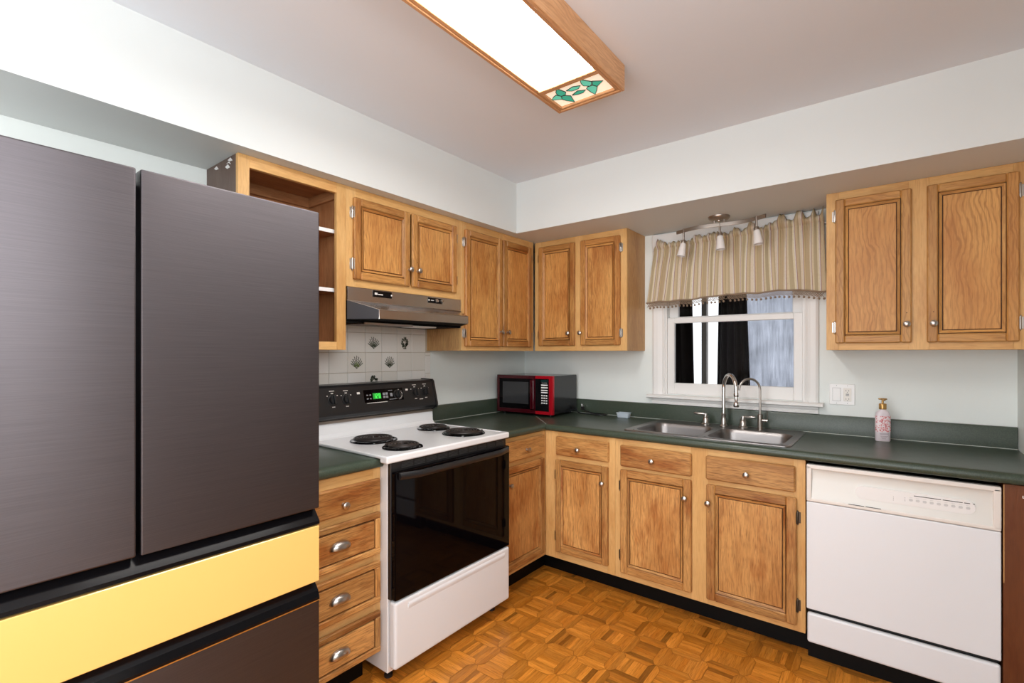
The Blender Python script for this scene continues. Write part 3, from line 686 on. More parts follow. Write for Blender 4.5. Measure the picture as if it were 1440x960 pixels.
for Y, zz in ((-1.722, 1.110), (-1.648, 1.108), (-1.215, 1.114), (-1.140, 1.115)):
    pbox(a, ry(Y)-.008, ry(Y)+.008, zz-.035, zz-.0315, 0, .0006); pbox(a, ry(Y)-.006, ry(Y)+.006, zz+.029, zz+.033, 0, .0006)
    pbox(a, ry(Y)-.029, ry(Y)-.024, zz+.018, zz+.022, 0, .0006); pbox(a, ry(Y)+.024, ry(Y)+.029, zz+.018, zz+.022, 0, .0006)
    pbox(a, ry(Y)-.013, ry(Y)+.013, zz+.0405, zz+.0435, 0, .0006)
for Y in (-1.578, -1.272): pbox(a, ry(Y)-.008, ry(Y)+.008, 1.128, 1.138, 0, .0006)
pbox(a, ry(-1.19), ry(-1.165), 1.074, 1.078, 0, .0006); pbox(a, ry(-1.535), ry(-1.41), 1.078, 1.0805, 0, .0006)
for k in range(9):
    th = -1.2+k*.3; pbox(a, ry(-1.340)+.031*math.cos(th)-.002, ry(-1.340)+.031*math.cos(th)+.002, 1.112+.026*math.sin(th)-.002, 1.112+.026*math.sin(th)+.002, .001, .0025)
a.build('panel_markings', 'bisque', rg)
a = MB(); pbox(a, ry(-1.548), ry(-1.300), 1.082, 1.146, 0, .0015); dp = a.build('display', 'gloss', rg)
a = MB(); y = ry(-1.496)
segs = {'1': 'bc', '2': 'abged', '0': 'abcdef', '5': 'afgcd', '8': 'abcdefg'}
for ch_, yy in (('1', y+.006), ('2', y+.019), ('0', y+.036)):
    x0, z0, h, w_ = yy, 1.101, .022, .009
    S = {'a': (x0, x0+w_, z0+h-.002, z0+h), 'd': (x0, x0+w_, z0, z0+.002), 'g': (x0, x0+w_, z0+h/2-.001, z0+h/2+.001), 'b': (x0+w_-.002, x0+w_, z0+h/2, z0+h), 'c': (x0+w_-.002, x0+w_, z0, z0+h/2), 'f': (x0, x0+.002, z0+h/2, z0+h), 'e': (x0, x0+.002, z0, z0+h/2)}
    for s_ in segs[ch_]: pbox(a, *S[s_], .0015, .003)
a.build('clock_digits', 'green', dp, off=(0, 0, 0))
M['ventm'] = mat('vent_slot_grey', (.045, .045, .045), .5)
M['greenD'] = emis('green_display_backlight', (.012, .16, .02), 1.0)
a = MB(); pbox(a, y, y+.050, 1.097, 1.127, .0013, .0018); a.build('clock_window', 'greenD', dp, off=(0, 0, 0))
a = MB()
for i in range(2):
    for j in range(2):
        pbox(a, y+.062+i*.018, y+.076+i*.018, 1.098+j*.016, 1.110+j*.016, .0015, .0022); pbox(a, y-.038+i*.018, y-.028+i*.018, 1.098+j*.018, 1.104+j*.018, .0015, .0022)
pbox(a, y+.108, y+.124, 1.104, 1.122, .0015, .0022); pbox(a, y+.100, y+.150, 1.088, 1.091, .0015, .0022); pbox(a, y+.100, y+.125, 1.134, 1.137, .0015, .0022)
a.build('touch_pads', 'grey', dp, off=(0, 0, 0))
# burners
def burner(X, Y, R):
    o = MB(); Mx = Matrix.Translation((X, ry(Y), .9245))
    o.lathe([(R-.012, .0005), (R, .0), (R+.004, .002), (R+.002, .0055), (R-.010, .006), (R-.014, .003), (.02, .001)], 40, Mx); e_ = o.build('burner', 'gloss', rg)
    b = MB(); pts = []; turns = (R-.022)/.0145; N = int(turns*34)
    for i in range(N+1):
        th = 2*PI*turns*i/N; r_ = .016+(R-.028)*i/N; pts.append((X+r_*math.cos(th+2.2), ry(Y)+r_*math.sin(th+2.2), .9375))
    b.tube(pts, .0052, 8)
    for k in range(3):
        th = k*2*PI/3+.5; b.tube([(X, ry(Y), .931), (X+(R-.008)*math.cos(th), ry(Y)+(R-.008)*math.sin(th), .931)], .002, 6)
    b.build('coil', 'coil', e_, off=(0, 0, 0))
burner(.333, -1.627, .104); burner(.572, -1.652, .084); burner(.291, -1.213, .084); burner(.527, -1.225, .106)
# oven front
a = MB(); a.box(.655, .6750, .001, RW-.003, .345, .897, .002); a.build('oven_front', 'black', rg)
od = MB(); od.box(.675, .700, .004, RW-.003, .346, .858, .005, seg=2); od = od.build('oven_door', 'gloss', rg)
a = MB()
for k in range(10):
    y0 = .055+k*.066
    for j in range(4): a.box(.676, .6795, y0, y0+.058, .8665+j*.006, .8695+j*.006)
a.build('vent_slots', 'ventm', rg)
# curved bar handle under the vents
h = MB(); pts = []; N = 24
for i in range(N+1):
    u_ = i/N; y = .022+(RW-.044)*u_; x = .703+.026*min(1, math.sin(PI*u_)*2.6)
    pts.append((x, y, .842))
vs = []; n = 10; fs = []
for x, y, z in pts:
    for k in range(n): th = 2*PI*k/n; vs.append((x+.010*math.cos(th), y, z+.015*math.sin(th)))
for i in range(N):
    for k in range(n): fs.append((i*n+k, i*n+(k+1) % n, (i+1)*n+(k+1) % n, (i+1)*n+k))
fs.append(tuple(range(n))); fs.append(tuple(N*n+k for k in range(n)))
h.raw(vs, fs, smooth=True); h.build('handle', 'black', od, off=(0, 0, 0))
# storage drawer with pressed recess
a = MB(); a.box(.660, .700, .003, RW-.003, .070, .340, .011, seg=3); sd = a.build('storage_drawer', 'dwdoor', rg)
a = MB(); a.prism([(.699, .290), (.7030, .305), (.7035, .316), (.699, .322)], .070, RW-.045, 'y', smooth=True); a.build('drawer_lip', 'dwdoor', sd, off=(0, 0, 0))

# ------------------------------------------------------------------ range hood
hd = thing('range_hood', 'stainless steel under-cabinet range hood above the coil range', 'range hood', (0, -1.747, 1.478))
HW = 1.747-1.012; hy = lambda Y: Y+1.747
hb = MB()
hb.box(.012, .300, .002, HW-.002, 1.574, 1.6385, .001)           # upright fascia box
fl_, fr2 = hy(-1.669), hy(-1.090)
vs = [(.300, 0, 1.576), (.300, HW, 1.572), (.430, fr2, 1.534), (.430, fl_, 1.530), (.432, fl_, 1.490), (.432, fr2, 1.494), (.300, 0, 1.490), (.300, HW, 1.494)]
hb.raw(vs, [(0, 1, 2, 3), (3, 2, 5, 4), (1, 7, 5, 2), (0, 1, 7, 6), (6, 7, 5, 4)], [(v[0]*20, v[1], v[2]) for v in vs])
hb.box(.012, .300, HW-.004, HW, 1.478, 1.574)
hb.build('hood_body', 'steel', hd)
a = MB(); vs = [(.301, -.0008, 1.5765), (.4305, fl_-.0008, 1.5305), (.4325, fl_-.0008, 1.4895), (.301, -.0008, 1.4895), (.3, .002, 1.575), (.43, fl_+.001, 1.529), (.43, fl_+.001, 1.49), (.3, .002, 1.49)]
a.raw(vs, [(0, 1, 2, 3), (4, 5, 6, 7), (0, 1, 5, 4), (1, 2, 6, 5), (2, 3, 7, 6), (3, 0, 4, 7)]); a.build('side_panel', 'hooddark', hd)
a = MB(); a.box(.299, .3065, .0, HW, 1.571, 1.5765, .002); 
a.tube([(.431, fl_-.001, 1.4885), (.431, fl_-.001, 1.531), (.301, -.001, 1.577)], .0013, 6); a.tube([(.431, fl_, 1.531), (.431, fr2, 1.535)], .0013, 6); a.build('rolled_edge', 'nickel', hd)
a = MB(); a.box(.012, .300, .002, HW-.005, 1.478, 1.486); a.box(.012, .02, .002, HW-.005, 1.478, 1.574); a.box(.02, .3, .001, .004, 1.478, 1.574)
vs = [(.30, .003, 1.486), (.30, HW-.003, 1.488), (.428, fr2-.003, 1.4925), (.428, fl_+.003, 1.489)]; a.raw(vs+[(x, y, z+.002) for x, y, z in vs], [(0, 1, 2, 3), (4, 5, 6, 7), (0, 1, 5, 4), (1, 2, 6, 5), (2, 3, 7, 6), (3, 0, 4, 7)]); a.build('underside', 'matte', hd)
a = MB(); a.box(.13, .30, hy(-1.66), hy(-1.38), 1.473, 1.4785, .002); fo = a.build('filter', 'filter', hd)
a = MB(); a.box(.122, .132, hy(-1.668), hy(-1.372), 1.470, 1.479); a.box(.298, .308, hy(-1.668), hy(-1.372), 1.470, 1.479); a.box(.122, .308, hy(-1.668), hy(-1.660), 1.470, 1.479); a.box(.122, .308, hy(-1.38), hy(-1.372), 1.470, 1.479); a.build('filter_frame', 'nickel', fo, off=(0, 0, 0))
box(.19, .29, hy(-1.355), hy(-1.19), 1.4705, 1.479, .003).build('lamp_cover', 'bisque_in', hd)
a = MB(); a.box(.3, .3025, hy(-1.610), hy(-1.500), 1.6035, 1.634); nb = a.build('badge', 'blackband', hd)
a = MB(); a.box(.3025, .3032, hy(-1.601), hy(-1.585), 1.614, 1.624); a.box(.3025, .3032, hy(-1.582), hy(-1.553), 1.6145, 1.6185); a.lathe([(.004, 0), (.004, .003)], 10, Matrix.Translation((.3015, hy(-1.503), 1.618)) @ Matrix.Rotation(PI/2, 4, 'Y')); a.build('badge_print', 'bisque', nb, off=(0, 0, 0))
a = MB(); a.box(.3, .3025, hy(-1.262), hy(-1.160), 1.6035, 1.6315); nb = a.build('switch_plate', 'blackband', hd)
a = MB(); a.lathe([(.004, 0), (.004, .004)], 12, Matrix.Translation((.3015, hy(-1.258), 1.618)) @ Matrix.Rotation(PI/2, 4, 'Y')); a.box(.3025, .3032, hy(-1.243), hy(-1.224), 1.6165, 1.6195)
a.box(.3025, .3032, hy(-1.192), hy(-1.188), 1.613, 1.622); a.build('switch_print', 'bisque', nb, off=(0, 0, 0))
for Y in (-1.208, -1.168):
    b = MB(); b.lathe([(.0085, 0), (.0095, .004), (.0085, .012), (.002, .014)], 14, Matrix.Translation((.3025, hy(Y), 1.618)) @ Matrix.Rotation(PI/2, 4, 'Y')); b.build('switch_knob', 'nickel', nb, off=(0, 0, 0))

# ------------------------------------------------------------------ dishwasher
dw = thing('dishwasher', 'white built-in dishwasher between sink cabinet and brown end panel', 'dishwasher', (1.9735, 0, 0))
DW = .6025
box(.004, DW-.004, -.585, -.03, .10, .855).build('tub', 'black', dw)
for x in (.05, DW-.05):
    for y in (-.5, -.06):
        b = MB(); b.lathe([(.016, 0), (.016, .01), (.007, .012), (.007, .10)], 10, Matrix.Translation((x, y, 0))); b.build('foot', 'black', dw)
box(0, DW, -.610, -.585, .236, .697, .004, seg=2).build('door', 'dwdoor', dw)
box(.002, DW, -.608, -.585, .091, .219, .009, seg=3).build('kick_panel', 'dwdoor', dw)
a = MB()
a.box(0, DW, -.613, -.585, .839, .858, .004, seg=2); a.box(0, DW, -.613, -.585, .699, .714, .004, seg=2); a.box(0, .019, -.613, -.585, .705, .85, .004, seg=2); a.box(DW-.022, DW, -.613, -.585, .705, .85, .004, seg=2)
fp = a.build('control_panel', 'bisque', dw)
# concave recess inside the panel
a = MB(); a.prism([(-.611, .840), (-.6015, .838), (-.5975, .815), (-.5995, .79), (-.6035, .755), (-.6075, .722), (-.611, .712), (-.586, .712), (-.586, .84)], .017, DW-.020, 'x', smooth=True); a.build('recess', 'bisque_in', fp, off=(0, 0, 0))
a = MB()
def rrect(x0, x1, z0, z1, r, n=6):
    q = []
    for cx_, cz_, a0 in ((x1-r, z1-r, 0), (x0+r, z1-r, PI/2), (x0+r, z0+r, PI), (x1-r, z0+r, 1.5*PI)):
        for k in range(n+1): th = a0+PI/2*k/n; q.append((cx_+r*math.cos(th), cz_+r*math.sin(th)))
    return q
a.prism(rrect(.173, .535, .742, .793, .024), -.6065, -.597, 'y'); pod = a.build('button_panel', 'whitep', fp, off=(0, 0, 0))
for x0, x1 in ((.360, .440), (.444, .500), (.504, .520), (.5285, .533)): box(x0, x1, -.6072, -.6060, .7815, .7840).build('indicator_strip', 'black', pod, off=(0, 0, 0))
for x0, x1 in ((.208, .258), (.150, .203)): box(x0, x1, -.6145, -.6125, .7125, .7145).build('vent_slot', 'black', fp, off=(0, 0, 0))
M['palegrey'] = mat('pale_grey_print', (.62, .62, .62), .5)
for k in range(9):
    x = .345+k*.0205; a = MB(); a.prism(rrect(x, x+.012, .760, .7695, .004, 3), -.6070, -.6062, 'y'); a.build('button', 'palegrey', pod, off=(0, 0, 0))
    box(x+.001, x+.011, -.6068, -.6062, .7735, .7748).build('button_caption', 'palegrey', pod, off=(0, 0, 0))
for k in range(3):
    box(.332, .334, -.6070, -.6062, .758+k*.006, .760+k*.006).build('status_light', 'grey', pod, off=(0, 0, 0)); box(.296, .298, -.6070, -.6062, .754+k*.006, .756+k*.006).build('status_light', 'grey', pod, off=(0, 0, 0))

# ------------------------------------------------------------------ sink
sk = thing('sink', 'stainless steel double-bowl sink set in the green countertop under the window', 'sink', (1.5, -.32, .9138))
ZR = .9175
def rring(x0, x1, y0, y1, r, z, n=7, square=False):
    q = []
    for cx_, cy_, a0, sx, sy in ((x1-r, y1-r, 0, 1, 1), (x0+r, y1-r, PI/2, -1, 1), (x0+r, y0+r, PI, -1, -1), (x1-r, y0+r, 1.5*PI, 1, -1)):
        for k in range(n+1):
            th = a0+PI/2*k/n; c_, s_ = math.cos(th), math.sin(th)
            if square: m_ = max(abs(c_), abs(s_)); c_, s_ = c_/m_, s_/m_
            q.append((cx_+r*c_-1.5, cy_+r*s_+.32, z))
    return q
a = MB(); rx0, rx1, ry0, ry1 = 1.098, 1.908, -.578, -.050
B = [(1.140, 1.490, -.540, -.190), (1.520, 1.872, -.540, -.190)]
# flat rim made of strips around the bowls
def rim(x0, x1, y0, y1): a.box(x0-1.5, x1-1.5, y0+.32, y1+.32, .9138, ZR)
rim(rx0+.01, B[0][0], ry0+.01, ry1-.01); rim(B[1][1], rx1-.01, ry0+.01, ry1-.01); rim(B[0][1], B[1][0], B[0][2], ry1-.01)
rim(B[0][0], B[1][1], ry0+.01, B[0][2]); rim(B[0][0], B[0][1], B[0][3], ry1-.01); rim(B[1][0], B[1][1], B[1][3], ry1-.01)
rr_ = [rring(rx0, rx1, ry0, ry1, .03, .9138), rring(rx0+.001, rx1-.001, ry0+.001, ry1-.001, .03, .917), rring(rx0+.006, rx1-.006, ry0+.006, ry1-.006, .026, .9195), rring(rx0+.012, rx1-.012, ry0+.012, ry1-.012, .02, .9195), rring(rx0+.018, rx1-.018, ry0+.018, ry1-.018, .015, ZR-.0005)]
a.loft(rr_, cap=False)
a.build('rim', 'sink', sk)
for (x0, x1, y0, y1) in B:
    b = MB(); r = .065
    rg_ = [rring(x0, x1, y0, y1, r, ZR, square=True), rring(x0+.001, x1-.001, y0+.001, y1-.001, r, ZR), rring(x0+.004, x1-.004, y0+.004, y1-.004, r-.003, .9145), rring(x0+.010, x1-.010, y0+.010, y1-.010, r-.006, .895),
           rring(x0+.020, x1-.020, y0+.020, y1-.020, r-.01, .78), rring(x0+.028, x1-.028, y0+.028, y1-.028, r-.012, .757), rring(x0+.055, x1-.055, y0+.055, y1-.055, r-.02, .745), rring(x0+.13, x1-.13, y0+.13, y1-.13, .035, .742)]
    b.loft(rg_); o = b.build('bowl', 'sink', sk)
    cx_, cy_ = (x0+x1)/2-1.5, (y0+y1)/2+.32
    d = MB(); d.lathe([(.044, .7405), (.044, .744), (.038, .7445), (.034, .7425), (.01, .7422)], 24, Matrix.Translation((cx_, cy_, 0))); d.build('drain', 'chrome', o, off=(0, 0, 0))
# faucets
def arc(p0, p1, zb, zt, ztip, n=18, bulge=1):
    """riser at p0 up to zb, half loop over to p1, down to ztip"""
    p0 = Vector((*p0, 0)); p1 = Vector((*p1, 0)); pts = []
    R = (zt-zb)
    for i in range(n+1):
        th = PI*i/n; f_ = (1-math.cos(th))/2; p = p0.lerp(p1, f_); pts.append((p.x, p.y, zb+R*math.sin(th) if i <= n/2 else max(zb+R*math.sin(th), 0)))
    out = [(p0.x, p0.y, zb-.0)]+pts[1:]
    out += [(p1.x, p1.y, z) for z in (ztip,)] if ztip < zb-.002 else []
    return out
fa = thing('kitchen_faucet', 'widespread gooseneck kitchen faucet with two lever handles at the sink', 'faucet', (1.503, -.110, .9175))
def base_bell(b, x, y, s_=1, h_=.07): b.lathe([(.022*s_, .9178), (.022*s_, .923), (.017*s_, .928), (.0165*s_, .94), (.014*s_, .95+h_*.1), (.0115*s_, .9178+h_*.8), (.0135*s_, .9178+h_*.85), (.0135*s_, .9178+h_), (.008*s_, .9178+h_)], 20, Matrix.Translation((x, y, 0)))
b = MB(); base_bell(b, 0, 0, 1, .075); b.build('spout_base', 'nickel', fa)
b = MB(); path = [(0, 0, .985), (0, 0, 1.05)]+arc((0, 0), (.090, -.103), 1.135, 1.213, 1.135)
b.tube(path+[(.092, -.105, 1.112)], [.0105]*(len(path))+[.0105], 14)
b.lathe([(.0125, 1.098), (.0140, 1.104), (.0140, 1.112), (.0115, 1.118)], 16, Matrix.Translation((.092, -.105, 0)))
b.build('spout', 'chrome', fa)
b = MB(); b.lathe([(.0085, 1.098), (.0085, 1.078), (.0075, 1.072), (.012, 1.066), (.0155, 1.056), (.0150, 1.046), (.012, 1.041), (.002, 1.0415)], 18, Matrix.Translation((.092, -.105, 0))); b.build('spray_head', 'chrome', fa)
def lever(x, sgn, nm):
    b = MB(); base_bell(b, x, 0, 1.2, .052)
    b.lathe([(.0105, .965), (.011, .972), (.009, .982), (.003, .984)], 16, Matrix.Translation((x, 0, 0)))
    pts = [(x, 0, .976), (x+sgn*.012, -.002, .980), (x+sgn*.035, -.004, .980), (x+sgn*.058, -.006, .981), (x+sgn*.066, -.006, .981)]
    b.tube(pts, [.008, .0068, .0072, .0078, .004], 12); b.build(nm, 'nickel', fa)
lever(1.403-1.503, -1, 'lever_handle'); lever(1.606-1.503, 1, 'lever_handle')
fb = thing('water_filter_faucet', 'slim gooseneck filtered-water faucet at the right end of the sink deck', 'faucet', (1.693, -.110, .9175))
b = MB(); b.lathe([(.0165, .9178), (.0165, .922), (.0135, .924), (.0135, .998), (.011, 1.0), (.006, 1.0)], 20); b.build('valve_body', 'rail', fb)
b = MB(); path = [(0, 0, .998), (0, 0, 1.06)]+arc((0, 0), (-.094, -.062), 1.130, 1.193, 1.1301)
b.tube(path, .0062, 12); b.build('spout', 'nickel', fb)
b = MB(); b.tube([(.010, 0, .967), (.030, 0, .967)], .0085, 14); b.build('side_valve', 'nickel', fb)
b = MB(); b.tube([(.032, 0, .967), (.0375, 0, .967)], .0105, 14); b.tube([(.035, 0, .97), (.0355, 0, 1.022)], .0022, 8); b.build('lever', 'nickel', fb)

# ------------------------------------------------------------------ microwave
A = math.radians(3)
mw = thing('microwave', 'black countertop microwave with metallic red front in the corner', 'microwave', (.515-.452*math.cos(A), -.385-.452*math.sin(A), .9137), A)
MWW, MD, MZ0, MZ1 = .452, .342, .930, 1.184
box(.004, MWW-.004, .022, MD, MZ0, MZ1-.002, .003).build('case', 'mwside', mw)
for x in (.04, MWW-.04):
    for y in (.04, MD-.04):
        b = MB(); b.lathe([(.010, .9139), (.012, .931)], 12, Matrix.Translation((x, y, 0))); b.build('foot', 'black', mw)
xs = .318
b = MB(); b.box(0, .020, 0, .022, MZ0, MZ1, .002); b.box(.020, xs, .0, .022, MZ1-.024, MZ1, .002); b.box(.020, xs, 0, .022, MZ0, MZ0+.026, .002); b.box(.295, xs, 0, .022, MZ0+.026, MZ1-.024, .001); dr = b.build('door', 'redD', mw)
box(.019, .296, .003, .018, MZ0+.025, MZ1-.023).build('door_glass', 'gloss', dr, off=(0, 0, 0))
M['mwwin'] = mat('perforated_window', (.03, .03, .033), .1, 0)
box(.048, .262, .0015, .004, MZ0+.060, MZ1-.045, .001).build('window_screen', 'mwwin', dr, off=(0, 0, 0))
b = MB(); b.box(.280, .312, -.012, .002, MZ0+.030, MZ1-.028, .005, seg=2); b.build('door_handle', 'redD', dr, off=(0, 0, 0))
b = MB(); b.box(xs+.001, MWW-.028, .001, .022, MZ0+.02, MZ1-.02); kp = b.build('keypad', 'blackband', mw)
b = MB(); b.prism([(MWW-.028, .022), (MWW-.028, 0), (MWW-.006, -.002), (MWW, .004), (MWW, .022)], MZ0, MZ1, 'z'); b.box(xs+.001, MWW-.028, 0, .022, MZ1-.02, MZ1); b.box(xs+.001, MWW-.028, 0, .022, MZ0, MZ0+.02); b.build('front_surround', 'red', mw)
b = MB(); kx = MWW-.088
for r_ in range(2): b.box(kx, kx+.050, -.0004, .0012, 1.119-r_*.0165, 1.127-r_*.0165)
for r_ in range(2): b.box(kx, kx+.050, -.0004, .0012, 1.085-r_*.0145, 1.0925-r_*.0145)
for r_ in range(4):
    for c_ in range(3): b.box(kx+.002+c_*.017, kx+.013+c_*.017, -.0004, .0012, 1.050-r_*.0165, 1.0585-r_*.0165)
b.box(kx+.005, kx+.046, -.0004, .0012, 1.1365, 1.138)
b.build('buttons', 'whitep', kp, off=(0, 0, 0))
M['lcd'] = mat('dark_lcd', (.01, .03, .03), .1)
box(kx-.002, kx+.052, .0, .0013, 1.142, 1.158).build('display', 'lcd', kp, off=(0, 0, 0))
# cord
b = MB(); ca = Matrix.Rotation(-A, 4, 'Z') @ Matrix.Translation(-Vector((mw.location.x, mw.location.y, 0)))
cpt = [(.50, -.06, .95), (.52, -.075, .925), (.56, -.09, .9185), (.62, -.085, .9185), (.68, -.105, .9185), (.72, -.10, .9185), (.74, -.075, .9185), (.725, -.05, .9185), (.68, -.045, .9185), (.62, -.04, .9185), (.57, -.045, .93), (.545, -.05, .945)]
def smooth(pts, n=6):
    pts = [Vector(p) for p in pts]; out = []
    for i in range(len(pts)-1):
        p0 = pts[max(0, i-1)]; p1 = pts[i]; p2 = pts[i+1]; p3 = pts[min(len(pts)-1, i+2)]
        for k in range(n):
            t_ = k/n; out.append(.5*((2*p1)+(-p0+p2)*t_+(2*p0-5*p1+4*p2-p3)*t_*t_+(-p0+3*p1-3*p2+p3)*t_**3))
    return out+[pts[-1]]
b.tube([ca @ p for p in smooth(cpt)], .0042, 8); cd = b.build('power_cord', 'black', mw)
b = MB(); q0 = ca @ Vector((.545, -.050, .948)); b.box(q0.x-.012, q0.x+.012, q0.y-.01, q0.y+.01, q0.z-.010, q0.z+.012, .004); b.build('plug', 'black', cd, off=(0, 0, 0))
b = MB()
for dy in (-.006, .006): b.box(q0.x+.002, q0.x+.0035, q0.y+dy-.003, q0.y+dy+.003, q0.z+.012, q0.z+.028)
b.tube([(q0.x-.006, q0.y, q0.z+.012), (q0.x-.006, q0.y, q0.z+.030)], .0024, 8); b.build('prongs', 'chrome', cd, off=(0, 0, 0))

# ------------------------------------------------------------------ container, bottle, outlet
pc = thing('plastic_container', 'small empty clear plastic container on the counter left of the sink', 'container', (.878, -.095, .9137), math.radians(4))
b = MB()
def rr2(hw, hd_, r, z):
    q = []
    for cx_, cy_, a0 in ((hw-r, hd_-r, 0), (-hw+r, hd_-r, PI/2), (-hw+r, -hd_+r, PI), (hw-r, -hd_+r, 1.5*PI)):
        for k in range(5): th = a0+PI/2*k/4; q.append((cx_+r*math.cos(th), cy_+r*math.sin(th), z))
    return q
z0 = .9139
b.loft([rr2(.036, .024, .008, z0+.002), rr2(.041, .029, .010, z0+.030), rr2(.0445, .0325, .011, z0+.030), rr2(.0445, .0325, .011, z0+.033), rr2(.040, .028, .010, z0+.033), rr2(.0355, .0235, .008, z0+.003), rr2(.001, .001, .0005, z0+.003)], cap=False)
b.loft([rr2(.036, .024, .008, z0+.002), rr2(.034, .022, .008, z0), rr2(.001, .001, .0005, z0)], cap=False)
b.build('tub', 'clear', pc)
ba = math.radians(37)
bo = thing('soap_bottle', 'pale pink floral soap bottle with gold pump, below the outlet', 'bottle', (2.231, -.115, .9137), ba*.45)
def oval(a_, b_, z): return [(a_*math.copysign(abs(math.cos(2*PI*k/28))**.8, math.cos(2*PI*k/28)), b_*math.copysign(abs(math.sin(2*PI*k/28))**.8, math.sin(2*PI*k/28)), z) for k in range(28)]
b = MB(); zb = .9138
b.loft([oval(.020, .012, zb), oval(.0285, .017, zb), oval(.0305, .019, zb+.004), oval(.0310, .0195, zb+.06), oval(.0305, .019, zb+.118), oval(.027, .0175, zb+.135), oval(.017, .014, zb+.146), oval(.0125, .0125, zb+.149), oval(.0125, .0125, zb+.153), oval(.001, .001, zb+.153)]); bd = b.build('bottle_body', 'bottle', bo)
b = MB(); lo = [oval(.0314, .0199, zb+z) for z in (.045, .085, .118)]; lo[2] = oval(.0311, .0197, zb+.120)
lo = [[p for p in ring] for ring in lo]
vs = []; n = 0
for ring in lo:
    fr3 = [p for p in ring[15:28]]; n = len(fr3); vs += fr3
fs = [(r_*n+k, r_*n+k+1, (r_+1)*n+k+1, (r_+1)*n+k) for r_ in range(2) for k in range(n-1)]
b.raw(vs, fs, smooth=True); b.build('label_art', 'floral', bd, off=(0, 0, 0))
b = MB()
for z_, w_ in ((.037, .018), (.0335, .016), (.024, .015), (.020, .011), (.0125, .008)): b.box(-w_, w_, -.0204, -.0190, zb+z_, zb+z_+.0016)
b.build('label_print', 'bottletext', bd, off=(0, 0, 0))
b = MB(); b.lathe([(.0150, zb+.152), (.0155, zb+.155), (.0155, zb+.176), (.0135, zb+.179), (.006, zb+.180), (.0045, zb+.182), (.0045, zb+.199)], 20)
b.box(-.017, .017, -.008, .008, zb+.197, zb+.2045, .003, seg=2); b.tube([(0, -.004, zb+.201), (0, -.024, zb+.200), (0, -.030, zb+.196)], .0035, 8); b.build('pump', 'gold', bo)

ou = thing('switch_and_outlet_plate', 'white two-gang wall plate, rocker switch and outlet, right of the window', 'outlet', (2.0605, 0, 1.066))
box(-.0555, .0555, -.006, -.0002, 1.066, 1.174, .0025, seg=2).build('wall_plate', 'whitep', ou)
M['ivory'] = mat('warm_white_plastic', (.80, .76, .70), .35)
b = MB(); b.box(-.0405, -.0065, -.0085, -.005, 1.086, 1.153, .001); b.build('rocker_switch', 'whitep', ou)
b = MB(); b.box(-.0415, -.0055, -.0063, -.005, 1.085, 1.154); b.build('switch_gap', 'grey', ou)
b = MB(); b.box(.0065, .0405, -.0085, -.005, 1.086, 1.153, .001); oo = b.build('outlet', 'ivory', ou)
b = MB()
for zc_ in (1.141, 1.098):
    for dx in (-.006, .006): b.box(.0235+dx-.001, .0235+dx+.001, -.0090, -.008, zc_-.004, zc_+.004)
    b.lathe([(.0022, 0), (.0022, .0006)], 10, Matrix.Translation((.0235, -.0084, zc_-.009)) @ Matrix.Rotation(PI/2, 4, 'X'))
b.box(.0165, .0305, -.0098, -.008, 1.1205, 1.1245); b.box(.0165, .0305, -.0098, -.008, 1.1135, 1.1175)
for dx, dz in ((-.0235, 1.0745), (.0235, 1.0745), (-.0235, 1.1655), (.0235, 1.1655)): b.box(dx-.0015, dx+.0015, -.0063, -.0055, dz-.0015, dz+.0015)
b.build('slots', 'grey', oo, off=(0, 0, 0))

